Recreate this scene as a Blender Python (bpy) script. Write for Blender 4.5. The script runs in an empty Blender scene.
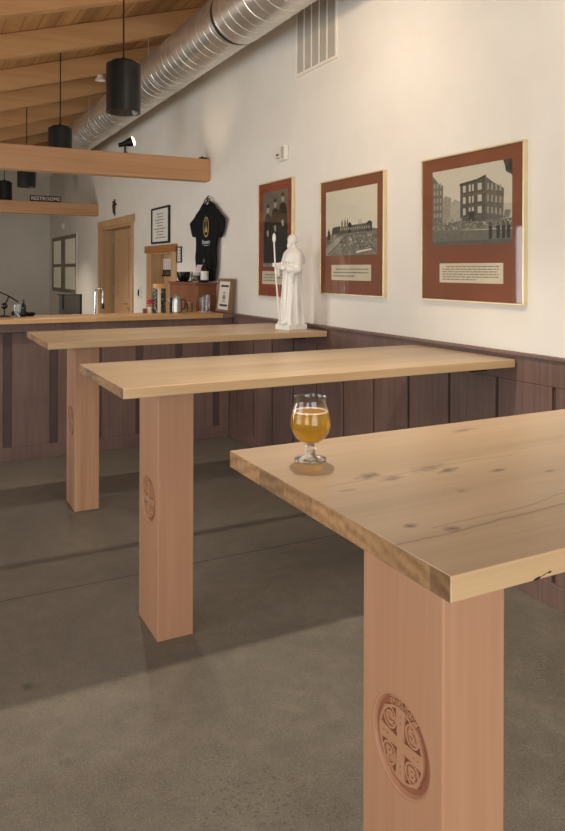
import bpy, bmesh, math, random
from mathutils import Vector, Matrix

random.seed(11)
SC = bpy.context.scene
COL = SC.collection

# ------------------------------------------------------------------ materials
def srgb(r, g, b):
    def f(c):
        c /= 255.0
        return c / 12.92 if c <= 0.04045 else ((c + 0.055) / 1.055) ** 2.4
    return (f(r), f(g), f(b), 1.0)


class NT:
    """small node-tree helper"""
    def __init__(self, name):
        self.m = bpy.data.materials.new(name)
        self.m.use_nodes = True
        self.t = self.m.node_tree
        self.b = self.t.nodes['Principled BSDF']

    def n(self, kind, **kw):
        nd = self.t.nodes.new(kind)
        for k, v in kw.items():
            setattr(nd, k, v)
        return nd

    def l(self, a, b):
        self.t.links.new(a, b)

    def val(self, sock, v):
        if hasattr(v, 'links') or isinstance(v, bpy.types.NodeSocket):
            self.l(v, sock)
        else:
            sock.default_value = v

    def math(self, op, a, b=0.0, c=None, clamp=False):
        nd = self.n('ShaderNodeMath', operation=op, use_clamp=clamp)
        self.val(nd.inputs[0], a)
        self.val(nd.inputs[1], b)
        if c is not None:
            self.val(nd.inputs[2], c)
        return nd.outputs[0]

    def mix(self, fac, a, b, blend='MIX'):
        nd = self.n('ShaderNodeMix', data_type='RGBA', blend_type=blend)
        self.val(nd.inputs['Factor'], fac)
        self.val(nd.inputs['A'], a)
        self.val(nd.inputs['B'], b)
        return nd.outputs['Result']

    def ramp(self, fac, stops):
        nd = self.n('ShaderNodeValToRGB')
        cr = nd.color_ramp
        while len(cr.elements) < len(stops):
            cr.elements.new(0.5)
        for e, (p, c) in zip(cr.elements, stops):
            e.position = p
            e.color = c if len(c) == 4 else (*c, 1)
        self.l(fac, nd.inputs[0])
        return nd.outputs[0]

    def coord(self, scale=(1, 1, 1), loc=(0, 0, 0), rot=(0, 0, 0)):
        tc = self.n('ShaderNodeTexCoord')
        mp = self.n('ShaderNodeMapping')
        mp.inputs['Scale'].default_value = scale
        mp.inputs['Location'].default_value = loc
        mp.inputs['Rotation'].default_value = rot
        self.l(tc.outputs['Object'], mp.inputs[0])
        return mp.outputs[0]

    def noise(self, vec, scale=5, detail=4, rough=0.5, dist=0.0):
        nd = self.n('ShaderNodeTexNoise')
        self.l(vec, nd.inputs['Vector'])
        nd.inputs['Scale'].default_value = scale
        nd.inputs['Detail'].default_value = detail
        nd.inputs['Roughness'].default_value = rough
        nd.inputs['Distortion'].default_value = dist
        return nd.outputs['Fac']

    def bump(self, h, strength=0.2, dist=0.01):
        nd = self.n('ShaderNodeBump')
        nd.inputs['Strength'].default_value = strength
        nd.inputs['Distance'].default_value = dist
        self.l(h, nd.inputs['Height'])
        self.l(nd.outputs[0], self.b.inputs['Normal'])

    def out(self, col=None, rough=0.5, metal=0.0, spec=0.5, **kw):
        b = self.b
        if col is not None:
            self.val(b.inputs['Base Color'], col)
        self.val(b.inputs['Roughness'], rough)
        b.inputs['Metallic'].default_value = metal
        b.inputs['Specular IOR Level'].default_value = spec
        for k, v in kw.items():
            self.val(b.inputs[k.replace('_', ' ')], v)
        return self.m


def plain(name, rgb, rough=0.5, metal=0.0, spec=0.5, var=0.06, scale=8.0, bump=0.0, **kw):
    t = NT(name)
    v = t.coord()
    n = t.noise(v, scale, 4)
    c = srgb(*rgb)
    d = tuple(x * (1 - var * 2) for x in c[:3]) + (1,)
    e = tuple(min(1, x * (1 + var * 2)) for x in c[:3]) + (1,)
    col = t.ramp(n, [(0.3, d), (0.7, e)])
    if bump:
        t.bump(n, bump, 0.01)
    return t.out(col, rough, metal, spec, **kw)


def wood(name, light, dark, axis='X', fine=1.0, board=0.0, board_axis=1, seg=2.3, bvar=0.22,
         rough=0.42, spec=0.4, knots=0.0, marks=None, cracks=None, contrast=1.0, coat=0.0, seed=0.0):
    t = NT(name)
    ai = 'XYZ'.index(axis)
    s = [1.0, 1.0, 1.0]
    s[ai] = 0.06
    off = (seed * 3.1, seed * 1.7, seed * 2.3)
    v = t.coord(tuple(s), off)
    big = t.noise(v, 7, 3, 0.5, 1.2)
    s2 = [1.0, 1.0, 1.0]
    s2[ai] = 0.018
    grain = t.noise(t.coord(tuple(s2), off), 95 * fine, 3, 0.6, 0.2)
    fac = t.math('ADD', t.math('MULTIPLY', big, 0.62), t.math('MULTIPLY', grain, 0.38))
    lo = 0.5 - 0.2 / contrast
    hi = 0.5 + 0.2 / contrast
    col = t.ramp(fac, [(lo, srgb(*dark)), (hi, srgb(*light))])
    obj = t.coord()
    sp = t.n('ShaderNodeSeparateXYZ')
    t.l(obj, sp.inputs[0])
    if board:
        bi = t.math('FLOOR', t.math('DIVIDE', sp.outputs[board_axis], board))
        wn = t.n('ShaderNodeTexWhiteNoise', noise_dimensions='1D')
        t.l(t.math('ADD', bi, 17.3 + seed), wn.inputs['W'])
        sg = t.math('FLOOR', t.math('DIVIDE', t.math('ADD', sp.outputs[ai], t.math('MULTIPLY', wn.outputs['Value'], 5.0)), seg))
        w2 = t.n('ShaderNodeTexWhiteNoise', noise_dimensions='2D')
        cb = t.n('ShaderNodeCombineXYZ')
        t.l(bi, cb.inputs[0])
        t.l(sg, cb.inputs[1])
        t.l(cb.outputs[0], w2.inputs['Vector'])
        k = t.math('ADD', t.math('MULTIPLY', w2.outputs['Value'], bvar), 1.0 - bvar * 0.6)
        hs = t.n('ShaderNodeHueSaturation')
        t.l(k, hs.inputs['Value'])
        t.l(col, hs.inputs['Color'])
        col = hs.outputs[0]
    if knots:
        sk = [1.0, 1.0, 1.0]
        sk[ai] = 0.45
        vo = t.n('ShaderNodeTexVoronoi')
        t.l(t.coord(tuple(x * knots for x in sk), off), vo.inputs['Vector'])
        vo.inputs['Scale'].default_value = 1.0
        kf = t.ramp(vo.outputs['Distance'], [(0.0, (1, 1, 1)), (0.05, (0.8, 0.8, 0.8)), (0.11, (0, 0, 0))])
        col = t.mix(t.math('MULTIPLY', kf, 0.55), col, srgb(int(dark[0] * .62), int(dark[1] * .5), int(dark[2] * .42)))
    for (mx, my, ra, rb, st, ang) in (marks or []):
        dx = t.math('SUBTRACT', sp.outputs[0], mx)
        dy = t.math('SUBTRACT', sp.outputs[1], my)
        ca, sa = math.cos(ang), math.sin(ang)
        u = t.math('ADD', t.math('MULTIPLY', dx, ca / ra), t.math('MULTIPLY', dy, sa / ra))
        w = t.math('ADD', t.math('MULTIPLY', dx, -sa / rb), t.math('MULTIPLY', dy, ca / rb))
        dd = t.math('SQRT', t.math('ADD', t.math('MULTIPLY', u, u), t.math('MULTIPLY', w, w)))
        dd = t.math('ADD', dd, t.math('MULTIPLY', t.math('SUBTRACT', t.noise(obj, 60, 3), 0.5), 1.3))
        f = t.math('MULTIPLY', t.math('SUBTRACT', 1.0, dd, clamp=True), st)
        col = t.mix(f, col, srgb(78, 52, 34))
    for (cy, slope, amp, x0, x1, wd, st) in (cracks or []):
        line = t.math('ADD', cy, t.math('MULTIPLY', sp.outputs[0], slope))
        wob = t.math('MULTIPLY', t.math('SUBTRACT', t.noise(t.coord((1, 0, 0), (cy * 9, 0, 0)), 3.0, 3), 0.5), amp)
        dd = t.math('ABSOLUTE', t.math('SUBTRACT', sp.outputs[1], t.math('ADD', line, wob)))
        f = t.math('SUBTRACT', 1.0, t.math('DIVIDE', dd, wd), clamp=True)
        f = t.math('MULTIPLY', f, t.math('MULTIPLY', t.math('GREATER_THAN', sp.outputs[0], x0), t.math('LESS_THAN', sp.outputs[0], x1)))
        col = t.mix(t.math('MULTIPLY', f, st), col, srgb(84, 62, 46))
    t.bump(grain, 0.06, 0.004)
    kw = {}
    if coat:
        kw = {'Coat_Weight': coat, 'Coat_Roughness': 0.28}
    return t.out(col, rough, 0.0, spec, **kw)


def end_grain(name, light, dark):
    t = NT(name)
    v = t.coord((1, 1, 1))
    sp = t.n('ShaderNodeSeparateXYZ')
    t.l(v, sp.inputs[0])
    bi = t.math('FLOOR', t.math('DIVIDE', sp.outputs[1], 0.11))
    wn = t.n('ShaderNodeTexWhiteNoise', noise_dimensions='1D')
    t.l(t.math('ADD', bi, 3.7), wn.inputs['W'])
    cb = t.n('ShaderNodeCombineXYZ')
    t.l(t.math('ADD', sp.outputs[1], t.math('MULTIPLY', bi, 0.02)), cb.inputs[0])
    t.l(t.math('ADD', sp.outputs[2], t.math('MULTIPLY', wn.outputs['Value'], 0.12)), cb.inputs[1])
    wv = t.n('ShaderNodeTexWave', wave_type='RINGS', rings_direction='Z')
    t.l(cb.outputs[0], wv.inputs['Vector'])
    wv.inputs['Scale'].default_value = 13
    wv.inputs['Distortion'].default_value = 3.0
    wv.inputs['Detail'].default_value = 3
    nz = t.noise(v, 75, 4, 0.6)
    f = t.math('ADD', t.math('MULTIPLY', wv.outputs['Fac'], 0.22), t.math('MULTIPLY', nz, 0.78))
    col = t.ramp(f, [(0.12, srgb(*dark)), (0.82, srgb(*light))])
    hs = t.n('ShaderNodeHueSaturation')
    t.l(t.math('ADD', t.math('MULTIPLY', wn.outputs['Value'], 0.6), 0.62), hs.inputs['Value'])
    t.l(col, hs.inputs['Color'])
    return t.out(hs.outputs[0], 0.55, 0, 0.3)


def concrete():
    t = NT('polished concrete')
    v = t.coord()
    big = t.noise(v, 1.1, 6, 0.6, 0.6)
    mid = t.noise(v, 12, 8, 0.75)
    fine = t.noise(v, 130, 2, 0.6)
    col = t.ramp(t.math('ADD', t.math('MULTIPLY', big, 0.55), t.math('MULTIPLY', mid, 0.45)),
                 [(0.34, srgb(96, 89, 80)), (0.52, srgb(116, 108, 96)), (0.68, srgb(137, 128, 114))])
    # fine exposed sand, more open where the surface is ground deeper
    col = t.mix(t.math('MULTIPLY', t.ramp(fine, [(0.52, (0, 0, 0)), (0.68, (1, 1, 1))]), 0.5), col, srgb(82, 76, 67))
    col = t.mix(t.math('MULTIPLY', t.ramp(t.noise(v, 210, 2), [(0.56, (0, 0, 0)), (0.70, (1, 1, 1))]), 0.4), col, srgb(176, 168, 150))
    sp = t.n('ShaderNodeSeparateXYZ')
    t.l(v, sp.inputs[0])
    open_ = t.ramp(t.math('ADD', t.noise(v, 1.7, 3), t.math('MULTIPLY', t.math('SUBTRACT', 1.9, sp.outputs[1]), 0.22)),
                   [(0.5, (0, 0, 0)), (0.8, (1, 1, 1))])
    vo = t.n('ShaderNodeTexVoronoi')
    t.l(v, vo.inputs['Vector'])
    vo.inputs['Scale'].default_value = 70
    peb = t.ramp(vo.outputs['Distance'], [(0.18, (1, 1, 1)), (0.42, (0, 0, 0))])
    pebc = t.ramp(vo.outputs['Color'], [(0.35, srgb(62, 57, 51)), (0.8, srgb(104, 96, 84))])
    col = t.mix(t.math('MULTIPLY', t.math('MULTIPLY', peb, open_), 1.0), col, pebc)
    # a few round stains
    for (x, y, r, s) in ((0.375, 2.66, 0.035, 0.55), (0.42, 2.2, 0.03, 0.25), (0.60, 2.32, 0.022, 0.2), (0.30, 1.86, 0.03, 0.2)):
        dd = t.math('SQRT', t.math('ADD', t.math('POWER', t.math('SUBTRACT', sp.outputs[0], x), 2.0),
                                   t.math('POWER', t.math('SUBTRACT', sp.outputs[1], y), 2.0)))
        dd = t.math('ADD', t.math('DIVIDE', dd, r), t.math('MULTIPLY', t.math('SUBTRACT', t.noise(v, 45, 2), 0.5), 1.0))
        col = t.mix(t.math('MULTIPLY', t.math('SUBTRACT', 1.0, dd, clamp=True), s), col, srgb(50, 46, 42))
    # saw-cut control joints
    for ax, p in ((1, 3.40), (1, 7.2), (1, -0.6), (0, -1.2)):
        f = t.math('LESS_THAN', t.math('ABSOLUTE', t.math('SUBTRACT', sp.outputs[ax], p)), 0.0042)
        col = t.mix(t.math('MULTIPLY', f, 0.8), col, srgb(52, 47, 42))
    t.bump(fine, 0.05, 0.003)
    return t.out(col, t.math('ADD', 0.36, t.math('MULTIPLY', mid, 0.2)), 0, 0.35)


def plaster():
    t = NT('cream plaster')
    v = t.coord()
    n = t.noise(v, 2.2, 5, 0.6)
    col = t.ramp(n, [(0.35, srgb(228, 221, 209)), (0.65, srgb(233, 227, 216))])
    t.bump(t.noise(v, 60, 4), 0.05, 0.004)
    return t.out(col, 0.8, 0, 0.25)


def stain_paint():
    t = NT('brown stained siding')
    g = t.noise(t.coord((1, 1, 0.03)), 70, 3)
    b = t.noise(t.coord(), 3, 4)
    col = t.ramp(t.math('ADD', t.math('MULTIPLY', g, 0.5), t.math('MULTIPLY', b, 0.5)),
                 [(0.36, srgb(107, 83, 74)), (0.64, srgb(128, 102, 91))])
    t.bump(g, 0.12, 0.004)
    return t.out(col, 0.5, 0, 0.35)


def galv():
    t = NT('galvanised spiral steel')
    v = t.coord((1, 0.35, 1))
    n = t.noise(v, 14, 4, 0.6)
    st = t.noise(t.coord((0.3, 9, 0.3)), 3, 3)
    col = t.ramp(n, [(0.3, srgb(206, 203, 196)), (0.7, srgb(230, 227, 220))])
    r = t.math('ADD', 0.24, t.math('MULTIPLY', st, 0.16))
    return t.out(col, r, 0.88)


def print_mat():
    t = NT('black and white photo print')
    at = t.n('ShaderNodeAttribute', attribute_name='tone')
    n = t.noise(t.coord(), 75, 5, 0.7)
    sp = t.n('ShaderNodeSeparateColor')
    t.l(at.outputs['Color'], sp.inputs[0])
    # red = grey tone, green = mottling
    k = t.math('ADD', sp.outputs[0], t.math('MULTIPLY', t.math('SUBTRACT', n, 0.5), t.math('MULTIPLY', sp.outputs[1], 1.8)), clamp=True)
    col = t.ramp(k, [(0.0, srgb(22, 19, 15)), (0.5, srgb(126, 119, 105)), (1.0, srgb(226, 217, 196))])
    return t.out(col, 0.45, 0, 0.3)


M = {}
M['oak'] = wood('white oak', (184, 160, 130), (160, 134, 103), 'X', 1.0, board=0.118, bvar=0.2, rough=0.4, coat=0.25)
M['oak_near'] = wood('white oak with knots', (184, 158, 127), (161, 134, 102), 'X', 1.0, board=0.15, bvar=0.1, rough=0.4, coat=0.25, seed=4,
                     marks=[(-0.125, 0.067, 0.040, 0.020, 0.95, 0.2), (-0.095, 0.032, 0.034, 0.014, 0.79, 0.1), (0.015, 0.057, 0.069, 0.025, 0.57, 0.2),
                            (0.045, 0.027, 0.040, 0.014, 0.95, 0.3), (-0.225, -0.196, 0.015, 0.011, 0.95, 0.0), (-0.175, -0.236, 0.020, 0.013, 0.95, 0.0),
                            (0.135, -0.021, 0.034, 0.009, 0.86, 0.1), (0.325, 0.295, 0.057, 0.016, 0.65, 0.1), (-0.215, 0.007, 0.029, 0.009, 0.57, 0.0),
                            (0.225, -0.073, 0.023, 0.009, 0.71, 0.1), (-0.025, -0.093, 0.014, 0.014, 0.49, 0.0)],
                     cracks=[(-0.235, 0.07, 0.07, -0.30, 1.6, 0.0035, 0.7), (-0.20, 0.10, 0.09, -0.2, 1.6, 0.003, 0.5), (0.05, 0.03, 0.08, -0.25, 0.25, 0.003, 0.45)])
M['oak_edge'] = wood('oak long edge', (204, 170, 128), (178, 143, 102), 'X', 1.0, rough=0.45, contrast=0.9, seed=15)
M['oak_end'] = end_grain('oak end grain', (172, 132, 90), (112, 78, 46))
M['fir'] = wood('vertical grain fir', (194, 147, 113), (174, 123, 90), 'Z', 0.9, rough=0.5, contrast=0.8, seed=2)
M['carve'] = wood('carved fir', (192, 145, 111), (172, 120, 87), 'Z', 0.9, rough=0.55, contrast=0.8, seed=2)
M['carve_deep'] = wood('reddish recess fir', (164, 104, 74), (142, 85, 58), 'Z', 0.9, rough=0.65, contrast=0.8, seed=2)  # recess tone, darker and redder than the post face
M['fir_far'] = wood('figured fir', (192, 150, 116), (168, 116, 84), 'Z', 0.5, rough=0.5, contrast=1.3, seed=9)
M['rafter'] = wood('rafter pine', (212, 166, 116), (188, 137, 88), 'X', 0.7, rough=0.6, knots=2.4, spec=0.25, seed=1)
M['deck'] = wood('roof deck pine', (206, 160, 106), (170, 124, 76), 'Y', 0.8, board=0.14, board_axis=0, seg=2.5, bvar=0.45, rough=0.65, knots=3.0, spec=0.2, seed=5)
M['tie'] = wood('tie beam pine', (208, 163, 122), (184, 135, 94), 'X', 0.8, rough=0.6, knots=1.6, spec=0.25, seed=7)
M['bartop'] = wood('bar top maple', (206, 164, 112), (178, 132, 82), 'X', 0.9, board=0.12, seg=0.8, bvar=0.3, rough=0.4, coat=0.2, seed=3)
M['pine'] = wood('pine casing', (206, 168, 124), (180, 140, 96), 'Z', 0.9, rough=0.55, seed=6)
M['pine_dark'] = wood('amber pine header', (182, 124, 64), (150, 95, 44), 'Y', 0.9, rough=0.5, seed=8)
M['cherry'] = wood('cherry plywood', (138, 86, 60), (108, 62, 40), 'Z', 0.6, rough=0.4, seed=10)
M['door_wood'] = wood('hemlock door', (206, 168, 130), (182, 142, 104), 'Z', 0.8, rough=0.5, seed=12)
M['frame_wood'] = wood('small walnut frame', (156, 114, 82), (122, 82, 56), 'Z', 1.0, rough=0.45, seed=13)
M['concrete'] = concrete()
M['plaster'] = plaster()
M['stain'] = stain_paint()
M['stain_shade'] = plain('shaded groove stain', (84, 64, 56), 0.6, var=0.04)  # same stain as the boards, darkened to put groove shade into the colour
M['galv'] = galv()
M['galv_dark'] = plain('duct joint band', (70, 66, 60), 0.4, 0.9)
M['black'] = plain('black powder coat', (15, 15, 13), 0.38, 0.0, 0.4)
M['black_gloss'] = plain('black gloss', (14, 14, 15), 0.18)
M['charcoal'] = plain('reflector cone', (74, 66, 58), 0.35, 0.8)
M['cord'] = plain('black cord', (18, 16, 14), 0.6)
M['gold'] = plain('pale gold moulding', (226, 210, 168), 0.36, 0.6, var=0.03)
M['mat_rust'] = plain('rust mat board', (128, 72, 45), 0.55, 0, 0.35, var=0.05, scale=3)
M['mat_red'] = plain('russet mat board', (142, 62, 40), 0.55, 0, 0.35, var=0.05, scale=3)
M['print'] = print_mat()
M['paper'] = plain('caption paper', (214, 200, 174), 0.7, var=0.03)
M['ink'] = plain('caption ink', (128, 122, 112), 0.7)
M['ink_dark'] = plain('dark ink', (46, 44, 44), 0.7)
M['white_paper'] = plain('white paper', (226, 222, 210), 0.7, var=0.02)
M['statue'] = plain('white glazed plaster', (232, 228, 220), 0.38, var=0.02)
M['white_plastic'] = plain('white plastic', (228, 222, 208), 0.4, var=0.02)
M['vent'] = plain('grey vent blade', (182, 174, 160), 0.5, var=0.03)
M['vent_frame'] = plain('vent flange', (236, 228, 214), 0.55, var=0.02)
M['tee'] = plain('black cotton', (20, 22, 22), 0.9, 0, 0.2, var=0.1, scale=20)
M['tee_gold'] = plain('emblem gold print', (168, 146, 92), 0.8)
M['tee_white'] = plain('white print', (196, 194, 198), 0.8)
M['chrome'] = plain('chrome', (206, 204, 198), 0.15, 1.0, var=0.02)
M['steel'] = plain('brushed steel', (186, 182, 174), 0.3, 1.0, var=0.05)
M['monitor'] = plain('grey screen back', (96, 88, 76), 0.5)
M['pink'] = plain('pink petal', (186, 56, 74), 0.7)
M['red_label'] = plain('dark label', (52, 30, 24), 0.6)
M['white_label'] = plain('white label', (226, 222, 214), 0.6)
M['brown_glass'] = plain('brown bottle glass', (38, 22, 14), 0.1)
M['sign_brown'] = plain('dark sign board', (58, 46, 38), 0.6)
M['sign_white'] = plain('sign lettering', (238, 230, 214), 0.6)
M['bronze'] = plain('bronze', (78, 58, 40), 0.4, 0.5)
M['win_frame'] = plain('taupe sash paint', (128, 117, 98), 0.5, var=0.02)
M['blind'] = plain('glowing pale blind', (240, 232, 212), 0.8, var=0.02)
M['blind'].node_tree.nodes['Principled BSDF'].inputs['Emission Color'].default_value = srgb(255, 232, 200)
M['blind'].node_tree.nodes['Principled BSDF'].inputs['Emission Strength'].default_value = 0.12  # glow added to the blind, standing in for daylight behind it
M['deck_joint'] = plain('deck joint', (122, 84, 50), 0.8)
M['charred'] = plain('dark knot', (44, 28, 18), 0.8)
M['foam'] = plain('beer foam', (226, 192, 156), 0.8, var=0.03, scale=90, bump=0.2)
M['lid_wood'] = plain('bamboo lid', (206, 158, 92), 0.5)
M['hinge'] = plain('satin hinge', (196, 190, 178), 0.35, 0.8)
M['asphalt_green'] = plain('outside lawn', (92, 110, 66), 0.9, var=0.3, scale=2)
M['leaf_print'] = plain('pastel leaflet', (206, 186, 190), 0.7, var=0.1, scale=40)
M['snack'] = plain('herb filling', (112, 104, 70), 0.8, var=0.5, scale=120)


def pane(name='clear pane', lo=0.022, hi=0.8, pw=4.0):
    t = NT(name)
    g = t.n('ShaderNodeBsdfGlossy')
    g.inputs['Roughness'].default_value = 0.03
    tr = t.n('ShaderNodeBsdfTransparent')
    n = t.noise(t.coord(), 3, 2)
    t.l(t.ramp(n, [(0.3, (.985, .99, .985)), (0.7, (.99, .995, .99))]), tr.inputs['Color'])
    lw = t.n('ShaderNodeLayerWeight')
    fr = t.math('ADD', t.math('MULTIPLY', t.math('POWER', lw.outputs['Facing'], pw), hi), lo)
    mx = t.n('ShaderNodeMixShader')
    t.l(fr, mx.inputs[0])
    t.l(tr.outputs[0], mx.inputs[1])
    t.l(g.outputs[0], mx.inputs[2])
    t.l(mx.outputs[0], t.t.nodes['Material Output'].inputs['Surface'])
    return t.m




def glass(name, rgb=(255, 255, 255), ior=1.5, rough=0.0):
    t = NT(name)
    g = t.n('ShaderNodeBsdfGlass')
    n = t.noise(t.coord(), 6, 2)
    c = srgb(*rgb)
    t.l(t.ramp(n, [(0.3, tuple(x * .97 for x in c[:3])), (0.7, c[:3])]), g.inputs['Color'])
    g.inputs['IOR'].default_value = ior
    g.inputs['Roughness'].default_value = rough
    tr = t.n('ShaderNodeBsdfTransparent')
    mx = t.n('ShaderNodeMixShader')
    mx.inputs[0].default_value = 0.96
    t.l(tr.outputs[0], mx.inputs[1])
    t.l(g.outputs[0], mx.inputs[2])
    t.l(mx.outputs[0], t.t.nodes['Material Output'].inputs['Surface'])
    return t.m


M['glass'] = glass('clear glass')
M['thin_glass'] = pane('thin glass wall', 0.03, 0.65, 3.0)


def beer():
    t = NT('amber beer')
    tr = t.n('ShaderNodeBsdfTransparent')
    n = t.noise(t.coord(), 30, 3)
    col = t.ramp(n, [(0.3, srgb(250, 194, 70)), (0.7, srgb(252, 200, 80))])
    t.l(t.ramp(n, [(0.3, srgb(252, 222, 120)), (0.7, srgb(253, 226, 130))]), tr.inputs['Color'])
    t.out(col, 0.02, 0, 0.3, Transmission_Weight=0.66, IOR=1.14)
    mx = t.n('ShaderNodeMixShader')
    mx.inputs[0].default_value = 0.55
    t.l(tr.outputs[0], mx.inputs[1])
    t.l(t.b.outputs[0], mx.inputs[2])
    t.l(mx.outputs[0], t.t.nodes['Material Output'].inputs['Surface'])
    return t.m


M['beer'] = beer()


M['pane'] = pane()


def leopard():
    t = NT('spotted tin')
    vo = t.n('ShaderNodeTexVoronoi')
    t.l(t.coord(), vo.inputs['Vector'])
    vo.inputs['Scale'].default_value = 52
    col = t.ramp(vo.outputs['Distance'], [(0.0, srgb(196, 186, 160)), (0.28, srgb(176, 166, 140)), (0.38, srgb(34, 40, 36))])
    return t.out(col, 0.4)


M['leopard'] = leopard()


def emit(name, rgb, strength):
    t = NT(name)
    v = t.noise(t.coord(), 5, 2)
    c = srgb(*rgb)
    col = t.ramp(v, [(0.2, tuple(x * .95 for x in c[:3])), (0.8, c[:3])])
    t.l(col, t.b.inputs['Emission Color'])
    t.b.inputs['Emission Strength'].default_value = strength
    return t.out(c, 0.5)


M['lamp_on'] = emit('lit spot lens', (255, 226, 184), 2.6)
M['lamp_low'] = emit('recessed lamp', (255, 196, 140), 0.25)


# ------------------------------------------------------------------ mesh helpers
class Plane:
    """a working plane: a to the right, b up, n towards the viewer"""
    def __init__(self, o, a, b):
        self.o, self.a, self.b = Vector(o), Vector(a), Vector(b)
        self.n = self.a.cross(self.b)

    def p(self, x, y, d=0.0):
        return self.o + self.a * x + self.b * y + self.n * d


def side(x):          # plane parallel to the right wall, seen from the room
    return Plane((x, 0, 0), (0, -1, 0), (0, 0, 1))


def frontp(y):        # plane facing the camera end of the room
    return Plane((0, y, 0), (1, 0, 0), (0, 0, 1))


class MB:
    def __init__(self):
        self.v, self.f, self.mi, self.tone = [], [], [], []

    def add(self, vs, fs, m=0, tone=None):
        o = len(self.v)
        self.v += [Vector(p) for p in vs]
        for f in fs:
            self.f.append([i + o for i in f])
            self.mi.append(m)
            self.tone.append(tone)
        return self

    def box(self, x0, x1, y0, y1, z0, z1, m=0):
        vs = [(x, y, z) for z in (z0, z1) for y in (y0, y1) for x in (x0, x1)]
        return self.add(vs, [(0, 2, 3, 1), (4, 5, 7, 6), (0, 1, 5, 4), (2, 6, 7, 3), (0, 4, 6, 2), (1, 3, 7, 5)], m)

    def hexa(self, pts, m=0):   # 8 points ordered like box
        return self.add(pts, [(0, 2, 3, 1), (4, 5, 7, 6), (0, 1, 5, 4), (2, 6, 7, 3), (0, 4, 6, 2), (1, 3, 7, 5)], m)

    def prism(self, pl, pts, d0, d1, m=0, tone=None):
        # pts counter-clockwise seen from pl.n
        ar = sum(pts[i][0] * pts[(i + 1) % len(pts)][1] - pts[(i + 1) % len(pts)][0] * pts[i][1] for i in range(len(pts)))
        if ar < 0:
            pts = pts[::-1]
        n = len(pts)
        vs = [pl.p(x, y, d0) for x, y in pts] + [pl.p(x, y, d1) for x, y in pts]
        fs = [tuple(range(n))[::-1], tuple(range(n, 2 * n))]
        fs += [(i, (i + 1) % n, n + (i + 1) % n, n + i) for i in range(n)]
        return self.add(vs, fs, m, tone)

    def rect(self, pl, x0, x1, y0, y1, d0, d1, m=0, tone=None):
        return self.prism(pl, [(x0, y0), (x1, y0), (x1, y1), (x0, y1)], d0, d1, m, tone)

    def ring(self, pl, cx, cy, r0, r1, d0, d1, seg=48, m=0, a0=0.0, a1=2 * math.pi):
        full = abs(a1 - a0 - 2 * math.pi) < 1e-6
        n = seg if full else seg + 1
        vs = []
        for i in range(n):
            a = a0 + (a1 - a0) * i / seg
            c, s = math.cos(a), math.sin(a)
            vs += [pl.p(cx + r0 * c, cy + r0 * s, d0), pl.p(cx + r1 * c, cy + r1 * s, d0),
                   pl.p(cx + r1 * c, cy + r1 * s, d1), pl.p(cx + r0 * c, cy + r0 * s, d1)]
        fs = []
        for i in range(seg):
            j = (i + 1) % n
            for k in range(4):
                l = (k + 1) % 4
                fs.append((4 * i + k, 4 * i + l, 4 * j + l, 4 * j + k))
        if not full:
            fs += [(0, 3, 2, 1), (4 * (n - 1), 4 * (n - 1) + 1, 4 * (n - 1) + 2, 4 * (n - 1) + 3)]
        return self.add(vs, fs, m)

    def disc(self, pl, cx, cy, r, d0, d1, seg=32, m=0, ry=None, tone=None):
        ry = ry or r
        return self.prism(pl, [(cx + r * math.cos(2 * math.pi * i / seg), cy + ry * math.sin(2 * math.pi * i / seg)) for i in range(seg)], d0, d1, m, tone)

    def lathe(self, prof, c=(0, 0, 0), seg=32, m=0, ax=None, closed=False):
        """profile of (r, h) turned about an axis through c"""
        ax = Vector(ax or (0, 0, 1)).normalized()
        t = Vector((1, 0, 0)) if abs(ax.x) < 0.9 else Vector((0, 1, 0))
        a = (t - ax * t.dot(ax)).normalized()
        b = ax.cross(a)
        c = Vector(c)
        vs, n = [], len(prof)
        for i in range(seg):
            th = 2 * math.pi * i / seg
            d = a * math.cos(th) + b * math.sin(th)
            vs += [c + d * r + ax * h for r, h in prof]
        fs = []
        for i in range(seg):
            j = (i + 1) % seg
            for k in range(n if closed else n - 1):
                l = (k + 1) % n
                fs.append((i * n + k, j * n + k, j * n + l, i * n + l))
        if not closed:
            if prof[0][0] > 1e-6:
                fs.append(tuple(i * n for i in range(seg))[::-1])
            if prof[-1][0] > 1e-6:
                fs.append(tuple(i * n + n - 1 for i in range(seg)))
        return self.add(vs, fs, m)

    def tube(self, path, r, seg=8, m=0):
        path = [Vector(p) for p in path]
        rs = r if isinstance(r, (list, tuple)) else [r] * len(path)
        vs = []
        up = None
        for i, p in enumerate(path):
            d = (path[min(i + 1, len(path) - 1)] - path[max(i - 1, 0)]).normalized()
            if up is None:
                up = Vector((0, 0, 1)) if abs(d.z) < 0.9 else Vector((1, 0, 0))
            a = (up - d * up.dot(d)).normalized()
            up = a
            b = d.cross(a)
            vs += [p + (a * math.cos(2 * math.pi * k / seg) + b * math.sin(2 * math.pi * k / seg)) * rs[i] for k in range(seg)]
        fs = []
        for i in range(len(path) - 1):
            for k in range(seg):
                l = (k + 1) % seg
                fs.append((i * seg + k, i * seg + l, (i + 1) * seg + l, (i + 1) * seg + k))
        fs += [tuple(range(seg))[::-1], tuple(range((len(path) - 1) * seg, len(path) * seg))]
        return self.add(vs, fs, m)

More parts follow.
